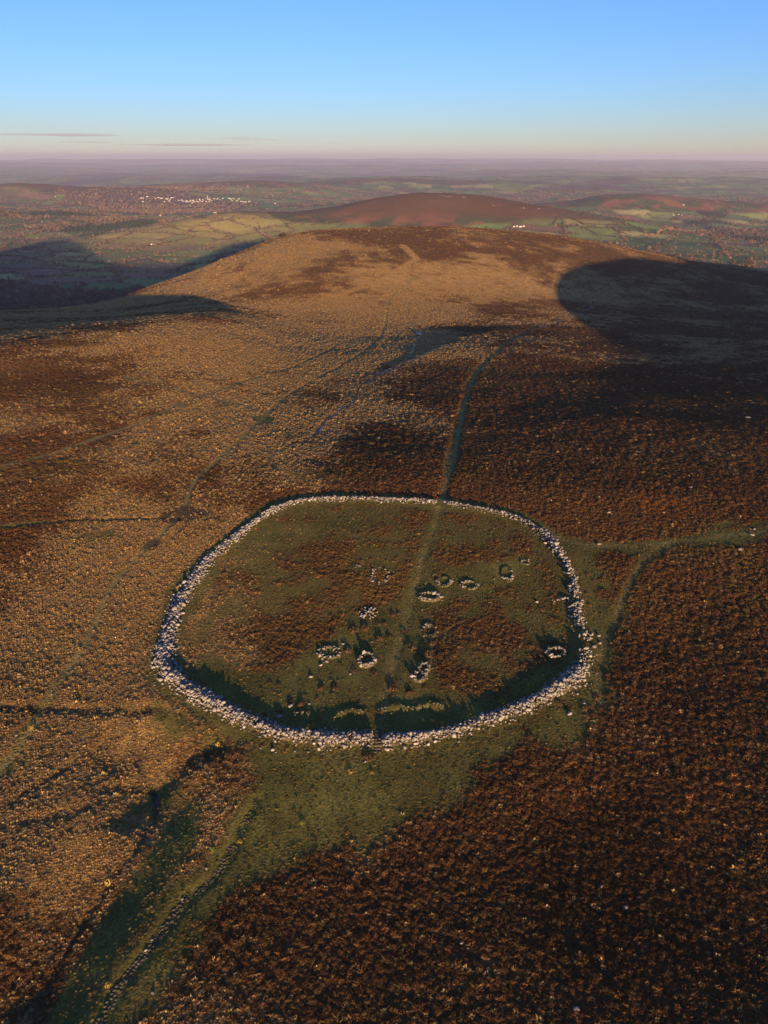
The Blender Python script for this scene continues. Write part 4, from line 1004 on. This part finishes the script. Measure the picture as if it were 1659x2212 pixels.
# ------------------------------------------------------------------ hut circles
def ring_bank(root, rx, ry, thick, h, mat, gap=None, seed=0):
    n = 40; L = root.location
    prof = [(-1.0, -.15), (-.6, .55), (-.15, .95), (.3, .9), (.75, .45), (1.15, -.15)]
    co = np.empty((n, len(prof), 3))
    for i in range(n):
        a = 2 * math.pi * i / n
        hh = h * (1 + .3 * math.sin(a * 3 + seed) * .6)
        if gap is not None:
            da = abs((a - gap + math.pi) % (2 * math.pi) - math.pi)
            hh *= float(sstep(.12, .35, np.array(da))) * .95 + .05
        for j, (u, f) in enumerate(prof):
            rr = 1 + u * thick * .5 / max(rx, .1)
            co[i, j] = (L.x + math.cos(a) * rx * rr, L.y + math.sin(a) * ry * rr, hh * f)
    flat = co.reshape(-1, 3)
    flat[:, 2] += terrain(flat[:, 0], flat[:, 1]) - .05
    flat -= np.array(L)
    m = len(prof); q = []
    for i in range(n):
        k = (i + 1) % n
        for j in range(m - 1):
            q.append((i * m + j, i * m + j + 1, k * m + j + 1, k * m + j))
    return obj('bank', new_mesh('bank', flat, quads=np.array(q)[:, ::-1], smooth=True), mat, root)

def build_hut(label, key, count, size, h, thick=.9, gap=None, mode='ring', bank=True, arc=(0, 6.283), seed=0, cat='stone hut circle'):
    cx, cy, rx, ry = HUTS[key]
    g = np.random.default_rng(600 + seed)
    root = empty('hut_circle', (cx, cy, ground_z(cx, cy)))
    rx2, ry2 = max(rx - thick * .4, .6), max(ry - thick * .4, .6)
    if bank:
        ring_bank(root, rx2, ry2, thick * 1.3, h * .75, MAT['turfbank'] if mode != 'neat' else MAT['rubble'], gap, seed)
    items = []; count = int(count * 1.5)
    while len(items) < count:
        s = float(np.clip(size * .80 * g.lognormal(0, .48), .22, 1.6))
        if mode == 'pile':
            a = g.uniform(0, 6.283); f = math.sqrt(g.uniform(0, 1)); u = 0
            px, py = cx + math.cos(a) * rx * f, cy + math.sin(a) * ry * f; zz = h * (1 - f) * .8
        else:
            a = g.uniform(*arc)
            if gap is not None and abs((a - gap + math.pi) % (2 * math.pi) - math.pi) < .22:
                continue
            if g.uniform() > .45 + .75 * (.5 + .5 * math.sin(a * 2 + seed * 1.7) * math.sin(a * 5 + seed)):
                continue
            u = g.normal(0, .42); zz = h * .75 * max(0, 1 - abs(u) ** 2)
            px, py = cx + math.cos(a) * (rx2 + u * thick), cy + math.sin(a) * (ry2 + u * thick)
        items.append([px, py, zz - s * .02, (g.normal(0, .3), g.normal(0, .3), a + g.normal(0, .5)), (s, s * g.uniform(.7, 1.1), s), int(g.integers(0, 12))])
    gz = terrain(np.array([i[0] for i in items]), np.array([i[1] for i in items]))
    for i, z0 in zip(items, gz):
        put_stone(root, ((i[0], i[1], z0 + i[2]), i[3], i[4], i[5]))
    tag(root, label, cat, 'ruined round huts in the pound')
    return root

h1 = build_hut('neatest small hut ring with a tall upright slab on its far rim', 'slab', 78, .52, .95, 1.05, 2.2, 'neat', seed=1)
def upright_slab(root, dx, dy, w, h, th, rz, lean, name='upright_slab'):
    """a standing slab with an uneven pointed top"""
    pr = [(-.5, 0), (.5, 0), (.46, .55), (.30, .92), (.02, 1.0), (-.34, .80), (-.48, .4)]
    V = []; n = len(pr)
    for s in (-1, 1):
        for k, (a, b) in enumerate(pr):
            V.append((a * w * (1 + .04 * s), s * th * .5 * (1 - .25 * b), b * h - .2))
    T = [(0, k, k + 1) for k in range(1, n - 1)] + [(n, n + k + 1, n + k) for k in range(1, n - 1)]
    Q = [(k, n + k, n + (k + 1) % n, (k + 1) % n) for k in range(n)]
    me = new_mesh(name, np.array(V), quads=np.array(Q), tris=np.array(T), attrs={'shade': np.ones((len(V), 3))})
    return obj(name, me, MAT['stone'], root, (dx, dy, 0), (lean, 0, rz))
upright_slab(h1, -.75, HUTS['slab'][3] * .80, 1.05, 1.7, .35, .15, -.05)
build_hut('far lobe of the double hut ring, above its open twin', 'double_a', 40, .55, .85, .9, 4.4, seed=2)
build_hut('near lobe of the double hut ring, close to the dark shrub', 'double_b', 44, .55, .85, .9, 1.5, seed=3)
build_hut('largest hut ring with pale piled stones and grassy near bank beside the worn path', 'neat', 84, .50, 1.0, 1.15, 2.9, 'neat', seed=4)
build_hut('low grassy hut ring with stones on its near side, between two other rings', 'green_a', 30, .48, .5, .9, 2.0, arc=(3.0, 6.5), seed=5)
build_hut('scattered pale stones of a collapsed hut among heather left of the far path', 'scatter', 34, .62, .25, 1.2, bank=False, seed=6)
build_hut('small row of white stones in heather at the left end of the ruins', 'few', 12, .5, .2, .7, bank=False, arc=(.3, 3.4), seed=7)
build_hut('heap of big pale slabs above the slab hut', 'pile', 34, .85, .55, 1.0, mode='pile', bank=False, seed=8)
build_hut('heather filled hut ring of loose stones left of the slab hut', 'heath', 46, .58, .5, 1.1, seed=9)
build_hut('overgrown hut heap with a few stones below the largest ring', 'bushy', 16, .6, .5, 1.0, seed=10)
build_hut('open low hut ring on turf, right of the grassy ring', 'ring_b', 40, .5, .55, .8, 4.2, seed=11)
build_hut('half buried hut bank with three pale slabs near the heather edge', 'bank_a', 14, .8, .45, .9, seed=12, arc=(3.2, 6.6))
build_hut('smallest hut ring under the far right arc of the wall', 'bank_b', 18, .55, .4, .6, seed=13)
build_hut('stone ring built against the inside of the wall by the right gap', 'wallside', 52, .6, .9, .9, 5.2, seed=14)
build_hut('short angle of stones jutting from the right arc of the wall', 'short', 20, .7, .45, .7, bank=False, arc=(.2, 3.3), seed=15)
for k, P in enumerate(ARCS):
    g = np.random.default_rng(660 + k)
    L = smooth_line(P, .55)
    root = empty('stone_bank', (L[len(L) // 2][0], L[len(L) // 2][1], ground_z(*L[len(L) // 2])))
    LQ = L + g.normal(0, .3, L.shape); LZ = terrain(LQ[:, 0], LQ[:, 1])
    for q, zq in zip(LQ, LZ):
        if g.uniform() < .8:
            s = float(np.clip(g.lognormal(-1.0, .3), .22, .6))
            put_stone(root, ((q[0], q[1], zq + .02), (g.normal(0, .2), g.normal(0, .2), g.uniform(0, 6.28)), (s, s, s), int(g.integers(0, 12))))
    tag(root, ['curved grassy bank topped with small stones left of the near gap', 'low stony bank just right of the near gap inside the wall',
               'longest low stony bank inside the near right wall arc', 'short stony bank running off the inner face of the near left wall'][k], 'stone bank', 'low banks inside the near wall')

# threshold of the near entrance
P0 = np.array(WALL_A[0]); P1 = np.array(WALL_C[-1]); mid = (P0 + P1) / 2
def flagstone(root, x, y, sx, sy, rz, g, zg=None):
    a = np.linspace(0, 2 * math.pi, 8)[:-1] + g.uniform(-.25, .25, 7)
    top = np.stack([np.cos(a) * sx * .5 * g.uniform(.85, 1.15, 7), np.sin(a) * sy * .5 * g.uniform(.85, 1.15, 7)], 1)
    V = np.vstack([np.c_[top, np.full(7, .035)], np.c_[top * 1.04, np.full(7, -.15)]])
    T = [(0, k, k + 1) for k in range(1, 6)]
    Q = [(k, 7 + k, 7 + (k + 1) % 7, (k + 1) % 7) for k in range(7)]
    L = root.location
    return obj('flagstone', new_mesh('flagstone', V, quads=np.array(Q), tris=np.array(T)), MAT['flag'], root, (x - L.x, y - L.y, (ground_z(x, y) if zg is None else zg) + g.uniform(0, .05) - L.z), (g.normal(0, .05), g.normal(0, .05), rz))
g = np.random.default_rng(690)
root = empty('entrance_paving', (mid[0], mid[1], ground_z(*mid)))
for i in range(8):
    for j in range(2):
        flagstone(root, mid[0] + (j - .5) * .85 + g.normal(0, .08), mid[1] - 3.2 + i * .9 + g.normal(0, .08), .95, .8, g.uniform(-.3, .3), g)
tag(root, kind='structure')
root = empty('stone_path', (P_FLAG[0][0], P_FLAG[0][1], ground_z(*P_FLAG[0])))
L = smooth_line(P_FLAG, .62, 1); tn = np.gradient(L, axis=0); tn /= np.hypot(tn[:, 0], tn[:, 1])[:, None]
FZ = terrain(L[:, 0], L[:, 1])
for i, p in enumerate(L):
    for j in (-1, 0, 1):
        if g.uniform() < (.98 if i > len(L) * .22 else .5) * (.72 + .28 * math.sin(i * .21) * math.sin(i * .083 + 1)):
            q = p + np.array((-tn[i, 1], tn[i, 0])) * (j * .55 + g.normal(0, .12))
            flagstone(root, q[0], q[1], g.uniform(.5, .95), g.uniform(.45, .72), math.atan2(tn[i, 1], tn[i, 0]) + g.normal(0, .3), g, FZ[i])
tag(root, kind='structure')

# ------------------------------------------------------------------ boulders and lone bushes
def boulder_mesh(seed):
    g = np.random.default_rng(seed)
    bm = bmesh.new()
    for k in range(26):
        d = g.normal(0, 1, 3); d /= np.linalg.norm(d)
        bm.verts.new(d * g.uniform(.85, 1.05) * np.array((1.0, .75, .55)))
    bmesh.ops.convex_hull(bm, input=bm.verts)
    bmesh.ops.delete(bm, geom=[v for v in bm.verts if not v.link_faces], context='VERTS')
    bmesh.ops.bevel(bm, geom=bm.edges[:], offset=.05, segments=1, affect='EDGES')
    me = bpy.data.meshes.new('boulder'); bm.to_mesh(me); bm.free()
    at = me.attributes.new('shade', 'FLOAT_COLOR', 'POINT'); at.data.foreach_set('color', np.ones(len(me.vertices) * 4, np.float32))
    me.materials.append(MAT['stone'])
    return me
BOULDER_ME = [boulder_mesh(700 + i) for i in range(6)]
BOULDER_LABEL = {
    0: 'pale square boulder standing on the turf below the near left wall', 1: 'broad flat boulder just outside the right gap of the wall',
    2: 'upright leaning stone at the right gap of the wall', 3: 'largest pale slab lying on the far right arc of the wall',
    4: 'left one of two slabs above the largest slab on the wall', 5: 'right one of two slabs above the largest slab on the wall',
    6: 'long flat stone at the turf edge by the path right of the pound', 7: 'flat stone on turf outside the right arc, above the right gap',
    8: 'flat stone on turf beside the right gap boulder'}
BZ = terrain(np.array([b[0] for b in BOULDERS]), np.array([b[1] for b in BOULDERS]))
for i, (x, y, w) in enumerate(BOULDERS):
    g = np.random.default_rng(720 + i)
    o = obj('boulder', BOULDER_ME[i % 6], None, None, (x, y, BZ[i] + w * .22 + (.75 if i in (3, 4, 5) else .0)), (g.normal(0, .12), g.normal(0, .12), g.uniform(-.6, .6)), (w, w * 1.0, w * (1.5 if i in (0, 2) else .85)))
    r = math.hypot(x, y)
    if i in BOULDER_LABEL: tag(o, BOULDER_LABEL[i], 'boulder')
    elif i < 19 and x > 20: tag(o, 'small pale rock poking out of the rusty heather right of the pound', 'boulder', 'rocks in the near heather')
    elif i < 28: tag(o, 'lone pale rock on the shaded slope above the right path', 'boulder', 'rocks on the far right slope')
    elif i < 34: tag(o, 'small white stone beside the paved path at lower left', 'boulder', 'stones along the paved path')
    elif r < 300: tag(o, 'loose pale stone lying on the turf in or just outside the pound', 'boulder', 'loose stones on the pound turf')
    else: tag(o, 'tiny white rock far off on the brow of the sunlit hill', 'boulder')

BUSH = {}
for k, mt in (('y', 'gorse'), ('g', 'green'), ('h', 'heather')):
    lst = []
    for i in range(3):
        me = clump_mesh('foliage', leaf_clump(120, 1.0, .95 if k != 'h' else .62, .17, 740 + i + ord(k)))
        me.materials.append(MAT[mt]); lst.append(me)
    BUSH[k] = lst
BUSH_LABEL = {0: 'bright yellow gorse bush beside the paved path', 1: 'dark green bush on the turf left of the paved path', 2: 'golden bush alone on the turf below the near gap',
              3: 'small pale tuft right of the golden bush below the near gap', 4: 'small green bush on the open turf left of the old path',
              5: 'yellow tussock beside the lower end of the paved path', 6: 'pale tussock by the ditch at the far left edge', 7: 'pale grass clump on the gully rim',
              8: 'small yellow bush at the edge of the bracken below the wall', 9: 'big upright brown shrub on turf inside the near wall', 10: 'rust coloured shrub beside the near entrance, inside',
              11: 'wide dark shrub just outside the near gap'}
BZ = terrain(np.array([b[0] for b in BUSHES]), np.array([b[1] for b in BUSHES]))
for i, (x, y, w, k) in enumerate(BUSHES):
    g = np.random.default_rng(760 + i)
    o = obj('gorse_bush' if k != 'h' else 'heather_bush', BUSH[k][i % 3], None, None, (x, y, BZ[i] - .08), (0, 0, g.uniform(0, 6.28)), (w, w * g.uniform(.8, 1.1), w * g.uniform(.85, 1.15) * (1.25 if k != 'h' else 1)))
    if i in BUSH_LABEL: tag(o, BUSH_LABEL[i], 'bush')
    elif x > 52: tag(o, 'dark heather tuft on the turf strip outside the right wall arc', 'bush', 'tufts outside the right wall')
    else: tag(o, 'dark heather tuft dotted on the short turf inside the pound', 'bush', 'tufts on the turf inside the pound')

# ------------------------------------------------------------------ water
for k, P in enumerate(STREAMS):
    L = smooth_line(P, 4.0 if k < 4 else 1.0); n = len(L)
    L = L + np.stack([fbm(L[:, 0], L[:, 1], 14, 2, 800), fbm(L[:, 0], L[:, 1], 14, 2, 801)], 1) * (3.0 if k < 4 else .4)
    tn = np.gradient(L, axis=0); tn /= np.hypot(tn[:, 0], tn[:, 1])[:, None]
    base = (.15 + .0003 * np.hypot(L[:, 0], L[:, 1])) if k < 4 else .2
    w = base * np.clip(-.1 + 3.4 * fbm(L[:, 0], L[:, 1], 26, 3, 803), .01, 1.8)
    nr = np.stack([-tn[:, 1], tn[:, 0]], 1)
    co = np.empty((n, 2, 3))
    for j, s in enumerate((-1, 1)):
        q = L + nr * (s * w)[:, None]
        co[:, j, :2] = q
    zc = np.minimum(terrain(co[:, 0, 0], co[:, 0, 1]), terrain(co[:, 1, 0], co[:, 1, 1]))
    zm = np.maximum(terrain(co[:, 0, 0], co[:, 0, 1]), terrain(co[:, 1, 0], co[:, 1, 1]))
    zz = .5 * (zc + zm) + .10 + (0.0005 * np.hypot(L[:, 0], L[:, 1]))
    co[:, 0, 2] = zz; co[:, 1, 2] = zz
    a = np.arange(n - 1)
    q = np.stack([a * 2, a * 2 + 1, a * 2 + 3, a * 2 + 2], -1)
    o = obj('stream', new_mesh('stream', co.reshape(-1, 3), quads=q[:, ::-1], smooth=True), MAT['water'])
    tag(o, kind='structure')
for k, (x, y, rx, ry) in enumerate(POOLS):
    a = np.linspace(0, 2 * math.pi, 25)[:-1]
    f = 1 + .45 * vnoise(np.cos(a) * 1.7 + k * 9, np.sin(a) * 1.7, 820)
    px = x + np.cos(a) * rx * f * .35; py = y + np.sin(a) * ry * f * .35
    zz = np.mean(terrain(px, py)) + .25 + .0006 * y
    V = np.vstack([np.c_[px, py, np.full(24, zz)], [[x, y, zz]]])
    T = np.array([(24, i, (i + 1) % 24) for i in range(24)])
    tag(obj('bog_pool', new_mesh('bog_pool', V, tris=T), MAT['water']), kind='structure')

# ------------------------------------------------------------------ far valley: hedges, tree row, houses, tors
HEDGE_BITS = [leaf_clump(16, 1.0, 1.0, .5, 840 + i) for i in range(10)]
def hedge_mesh(P, seed, step=6.0):
    g = np.random.default_rng(seed)
    L = smooth_line(P, step, 1); Vs, Ts, Ss, n = [], [], [], 0
    base = np.array([L[0][0], L[0][1], float(terrain_base(L[:1, 0], L[:1, 1])[0])])
    zl = terrain_base(L[:, 0], L[:, 1])
    for i, p in enumerate(L):
        if g.uniform() < .06: continue
        V, T, S = HEDGE_BITS[int(g.integers(0, 10))]
        sc = np.array((4.2, 4.2, 3.6)) * g.uniform(.7, 1.3) * (1.9 if g.uniform() < .10 else 1)
        Vs.append(V * sc + np.array((p[0] + g.normal(0, .6), p[1] + g.normal(0, .6), zl[i])) - base); Ts.append(T + n); Ss.append(S); n += len(V)
    S = np.concatenate(Ss)
    return new_mesh('hedgerow', np.vstack(Vs), tris=np.vstack(Ts), attrs={'shade': np.repeat(S[:, None], 3, 1)}), base
for k, P in enumerate(HEDGES):
    me, base = hedge_mesh(P, 850 + k)
    o = obj('hedgerow', me, MAT['hedge'], None, base)
    if k < 17: tag(o, 'dark hedge between the green fields right of the brown hill', 'hedge', 'hedges of the fields by the brown hill')
    elif k < 25: tag(o, 'dark hedge between the shaded fields in the left valley', 'hedge', 'hedges in the shaded valley')
    else: tag(o, 'dark hedge on the green and golden fields below the village', 'hedge', 'hedges below the village')

CROWN_ME = [clump_mesh('crown', leaf_clump(70, 6.0, 9.5, 1.7, 880 + i, 'ball', 2.2)) for i in range(3)]
for m_ in CROWN_ME: m_.materials.append(MAT['beech'])
def trunk_mesh():
    V = []; T = []
    for z, w in ((-1, .6), (3, .42), (8, .2)):
        for k in range(6): V.append((math.cos(k * 1.047) * w, math.sin(k * 1.047) * w, z))
    Q = [(r * 6 + k, r * 6 + (k + 1) % 6, r * 6 + 6 + (k + 1) % 6, r * 6 + 6 + k) for r in range(2) for k in range(6)]
    me = new_mesh('trunk', np.array(V), quads=np.array(Q)); me.materials.append(MAT['bark'])
    return me
TRUNK_ME = trunk_mesh()
g = np.random.default_rng(890)
TL = smooth_line(TREELINE, 44, 1)
for i, p in enumerate(TL):
    q = p + g.normal(0, 5, 2); s = g.uniform(.9, 1.4)
    root = empty('beech_tree', (q[0], q[1], float(terrain_base(np.array([q[0]]), np.array([q[1]]))[0])))
    obj('trunk', TRUNK_ME, None, root, scale=(s, s, s))
    obj('crown', CROWN_ME[i % 3], None, root, rot=(0, 0, g.uniform(0, 6.28)), scale=(s * 1.2, s * 1.2, s))
    tag(root, 'russet tree in the long sunlit row at the far right', 'tree', 'row of russet trees at the far right')

def house_parts(l, w, h, rh):
    V = np.array([(-l, -w, -2), (l, -w, -2), (l, w, -2), (-l, w, -2), (-l, -w, h), (l, -w, h), (l, w, h), (-l, w, h), (-l, 0, h + rh), (l, 0, h + rh)], float)
    wall = new_mesh('wall', V, quads=[(0, 1, 5, 4), (2, 3, 7, 6), (1, 2, 6, 5), (3, 0, 4, 7)], tris=[(5, 6, 9), (7, 4, 8)])
    e = .5
    R = np.array([(-l - e, -w - e, h - .35), (l + e, -w - e, h - .35), (l + e, 0, h + rh + .15), (-l - e, 0, h + rh + .15), (-l - e, w + e, h - .35), (l + e, w + e, h - .35),
                  (-l - e, -w - e, h - .05), (l + e, -w - e, h - .05), (l + e, 0, h + rh + .5), (-l - e, 0, h + rh + .5), (-l - e, w + e, h - .05), (l + e, w + e, h - .05)], float)
    roof = new_mesh('roof', R, quads=[(6, 7, 8, 9), (9, 8, 11, 10), (1, 0, 3, 2), (2, 3, 4, 5), (0, 1, 7, 6), (5, 4, 10, 11), (0, 6, 9, 3), (3, 9, 10, 4), (1, 2, 8, 7), (2, 5, 11, 8)])
    c = .55
    ch = np.array([(l * .7 + a * c, b * c, z) for z in (h + rh * .4, h + rh + 1.5) for a, b in ((-1, -1), (1, -1), (1, 1), (-1, 1))], float)
    chim = new_mesh('chimney', ch, quads=[(0, 1, 5, 4), (1, 2, 6, 5), (2, 3, 7, 6), (3, 0, 4, 7), (4, 5, 6, 7)])
    wn_ = []; wq = []
    for k, (a, z) in enumerate(((-.6, 1.2), (0, 1.2), (.6, 1.2), (-.6, 3.9), (0, 3.9), (.6, 3.9))):
        b = len(wn_); wn_ += [(a * l - .55, -w - .06, z), (a * l + .55, -w - .06, z), (a * l + .55, -w - .06, z + 1.3), (a * l - .55, -w - .06, z + 1.3)]; wq.append((b, b + 1, b + 2, b + 3))
    return wall, roof, chim
HOUSES = [house_parts(7, 4.2, 5.4, 3.0), house_parts(9.5, 4.5, 5.6, 3.2), house_parts(5.2, 4.0, 5.2, 2.8)]
for a, b, c in HOUSES:
    a.materials.append(MAT['white']); b.materials.append(MAT['slate']); c.materials.append(MAT['greystone'])
HOUSE_GREY = [a.copy() for a, b, c in HOUSES]
for a in HOUSE_GREY:
    a.materials.clear(); a.materials.append(MAT['greystone'])
def house(x, y, k, rz, label, group, grey=False, s=1.0):
    root = empty('house', (x, y, float(terrain_base(np.array([x]), np.array([y]))[0])))
    root.rotation_euler = (0, 0, rz); root.scale = (s, s, s)
    obj('wall', HOUSE_GREY[k] if grey else HOUSES[k][0], None, root)
    r = obj('roof', HOUSES[k][1], None, root); obj('chimney', HOUSES[k][2], None, r)
    tag(root, label, 'house', group)
    return root
g = np.random.default_rng(900)
for i, (x, y) in enumerate(VILLAGE):
    house(x + g.normal(0, 4), y + g.normal(0, 10), int(g.integers(0, 3)), g.normal(-.15, .35), 'white house of the far village below the red ridge', 'houses of the far village', g.uniform() < .12, 1.05)
FARM_LABEL = {9: 'big pale house in the wood left of the plantation', 10: 'smaller pale house beside the big one in the wood'}
for i, (x, y) in enumerate(FARMS):
    if i in FARM_LABEL: lb, gr = FARM_LABEL[i], None
    elif i < 9: lb, gr = 'white farmhouse on the sunlit fields around the far village', 'farms around the far village'
    elif i < 15: lb, gr = 'farm building among the shaded fields of the left valley', 'farms in the shaded valley'
    elif i < 17: lb, gr = 'white farmhouse below the dark wooded hill at far left', 'farms under the dark hill'
    elif i < 21: lb, gr = 'white farm building among trees at the foot of the brown hill', 'farm at the foot of the brown hill'
    elif i == 21: lb, gr = 'lone pale house on the wooded rise at far right', None
    else: lb, gr = 'white farm building in the fields at far right', 'farm at far right'
    house(x, y, i % 3, g.normal(-.1, .3), lb, gr, False, .85)
# church tower with corner pinnacles
x, y = CHURCH
root = empty('church', (x, y, float(terrain_base(np.array([x]), np.array([y]))[0])))
def boxes(lst):
    V = []; Q = []
    for (x0, x1, y0, y1, z0, z1) in lst:
        b = len(V)
        V += [(x0, y0, z0), (x1, y0, z0), (x1, y1, z0), (x0, y1, z0), (x0, y0, z1), (x1, y0, z1), (x1, y1, z1), (x0, y1, z1)]
        Q += [(b, b + 1, b + 5, b + 4), (b + 1, b + 2, b + 6, b + 5), (b + 2, b + 3, b + 7, b + 6), (b + 3, b, b + 4, b + 7), (b + 4, b + 5, b + 6, b + 7)]
    return np.array(V, float), np.array(Q)
V, Q = boxes([(-4, 4, -4, 4, -2, 30)]); obj('tower', new_mesh('tower', V, quads=Q), MAT['greystone'], root)
for a in (-3.4, 3.4):
    for b in (-3.4, 3.4):
        V, Q = boxes([(a - .6, a + .6, b - .6, b + .6, 30, 34)]); obj('pinnacle', new_mesh('pinnacle', V, quads=Q), MAT['greystone'], root)
o = obj('nave', HOUSE_GREY[1], None, root, (15, 0, 0), None, (1.3, 1.5, 1.5)); obj('roof', HOUSES[1][1], None, o)
tag(root, 'grey church tower with corner pinnacles rising from the far village', 'church')

for k, (x, y) in enumerate(TORS):
    gz = float(terrain_base(np.array([x]), np.array([y]))[0]); g = np.random.default_rng(930 + k)
    root = empty('rock_outcrop', (x, y, gz))
    for i in range(9):
        s = g.uniform(2.5, 6.5); q = (x + g.normal(0, 12), y + g.normal(0, 14), 0)
        put_stone(root, ((q[0], q[1], gz + g.uniform(0, 2.5)), (g.normal(0, .2), g.normal(0, .2), g.uniform(0, 6.28)), (s, s, s), int(g.integers(0, 12))), 'rock')
    tag(root, ['pale granite outcrop on the red right flank of the brown hill', 'granite outcrop among gorse at the right end of the brown hill', 'granite crag on the left end of the far red hill',
               'small rocks right of the outcrop on the red flank', 'central rocks scattered along the top of the brown hill', 'leftmost rocks along the top of the brown hill', 'rightmost rocks along the top of the brown hill',
               'rocks just below the top of the brown hill, left of the red flank', 'rocks in the red bracken at mid height of the brown hill'][k], 'rock outcrop')

# ------------------------------------------------------------------ thin clouds over the horizon
def m_cloud(nt, b):
    nt.nodes.remove(b)
    v = N(nt, 'ShaderNodeVolumePrincipled'); v.inputs['Density'].default_value = .00045
    v.inputs['Color'].default_value = (.62, .66, .74, 1)
    nt.links.new(v.outputs[0], nt.nodes['Material Output'].inputs['Volume'])
MC = bpy.data.materials.new('thin cloud'); MC.use_nodes = True; m_cloud(MC.node_tree, MC.node_tree.nodes['Principled BSDF'])
for k, (az, zc, ln, th, lb) in enumerate([(-21.7, 1120, 3900, 75, 'longest thin cloud streak at the far left'), (-19.6, 750, 2100, 45, 'short thin streak under the longest cloud'),
                                          (-13.6, 620, 4300, 60, 'long low cloud streak left of centre, nearest the horizon'), (-9.7, 1000, 1700, 55, 'dark upper streak of the cloud pair'),
                                          (-8.9, 900, 1900, 40, 'lower streak of the cloud pair'), (-3.1, 760, 1050, 35, 'small lone cloud streak near the centre')]):
    x, y = polar(az, 52000.0)
    bm = bmesh.new(); bmesh.ops.create_icosphere(bm, subdivisions=4, radius=1)
    for v in bm.verts:
        f = 1 + .30 * math.sin(v.co.x * 5 + k) * .5 + .2 * math.sin(v.co.x * 11 + 2 * k) * .5
        v.co = Vector((v.co.x * ln, v.co.y * ln * .35, v.co.z * th * f * (1 - .35 * v.co.x * (1 if k % 2 else -1))))
    me = bpy.data.meshes.new('cloud'); bm.to_mesh(me); bm.free()
    o = obj('cloud', me, MC, None, (x, y, 120 + zc), (0, 0, -math.radians(az) * 1.0))
    tag(o, lb, 'cloud', 'thin cloud streaks')

# ------------------------------------------------------------------ haze
V, Q = boxes([(-63000, 63000, -63000, 63000, -700, 215)])
Q = np.vstack([Q, [(3, 2, 1, 0)]])
MH = bpy.data.materials.new('evening haze'); MH.use_nodes = True
nt = MH.node_tree; nt.nodes.remove(nt.nodes['Principled BSDF'])
v = N(nt, 'ShaderNodeVolumePrincipled')
v.inputs['Density'].default_value = HAZE
v.inputs['Color'].default_value = (.86, .86, .98, 1)
v.inputs['Anisotropy'].default_value = 0.22
nt.links.new(v.outputs[0], nt.nodes['Material Output'].inputs['Volume'])
if HAZE > 0:
    tag(obj('haze', new_mesh('haze', V, quads=Q), MH), kind='stuff')


# ------------------------------------------------------------------ say which one is which
def ordinal(n):
    w = ['', 'first', 'second', 'third', 'fourth', 'fifth', 'sixth', 'seventh', 'eighth', 'ninth', 'tenth', 'eleventh', 'twelfth']
    if n < len(w): return w[n]
    return '%d%s' % (n, 'th' if 10 < n % 100 < 20 else {1: 'st', 2: 'nd', 3: 'rd'}.get(n % 10, 'th'))

def number_from_left(group, text):
    os_ = [o for o in COL.objects if o.parent is None and o.get('group') == group and 'label' in o.keys()]
    os_.sort(key=lambda o: math.atan2(o.location.x, o.location.y))
    for n, o in enumerate(os_, 1):
        o['label'] = text % ordinal(n)
number_from_left('houses of the far village', 'small white house, %s from the left in the far village')
number_from_left('row of russet trees at the far right', 'russet tree, %s from the left in the sunlit row at far right')
number_from_left('rocks on the far right slope', 'pale rock in heather above the right path, %s from the left')
number_from_left('rocks in the near heather', 'small pale rock in the heather right of the paved path, %s from the left')
number_from_left('stones along the paved path', 'small white stone by the paved path, %s from the left')
number_from_left('tufts outside the right wall', 'dark heather tuft outside the right wall arc, %s from the left')
number_from_left('farms around the far village', 'white farmhouse on fields around the far village, %s from the left')
number_from_left('farms in the shaded valley', 'farm building in the shaded left valley, %s from the left')
number_from_left('farms under the dark hill', 'white farmhouse below the dark wooded hill, %s from the left')
number_from_left('farm at the foot of the brown hill', 'white farm building at the foot of the brown hill, %s from the left')
number_from_left('farm at far right', 'white farm building in the far right fields, %s from the left')
HUT_WORD = dict(slab='the hut with the upright slab', neat='the largest hut ring', pile='the slab heap', heath='the heather filled ring',
                double_b='the double hut ring', bushy='the overgrown hut heap', scatter='the scattered hut stones', wallside='the ring against the wall')
def name_by_hut(group, what):
    near = {}
    for o in COL.objects:
        if o.parent is None and o.get('group') == group:
            k = min(HUT_WORD, key=lambda q: math.hypot(o.location.x - HUTS[q][0], o.location.y - HUTS[q][1]))
            near.setdefault(k, []).append(o)
    for k, lst in near.items():
        lst.sort(key=lambda o: math.hypot(o.location.x - HUTS[k][0], o.location.y - HUTS[k][1]))
        for n, o in enumerate(lst, 1):
            o['label'] = '%s, %s nearest to %s' % (what, ordinal(n), HUT_WORD[k])
name_by_hut('tufts on the turf inside the pound', 'dark heather tuft on turf')
name_by_hut('loose stones on the pound turf', 'loose pale stone on turf')
for gr, tx in (('hedges of the fields by the brown hill', 'dark hedge, %s from the left in the fields right of the brown hill'),
               ('hedges in the shaded valley', 'dark hedge, %s from the left in the shaded left valley'),
               ('hedges below the village', 'dark hedge, %s from the left in the fields below the village')):
    number_from_left(gr, tx)
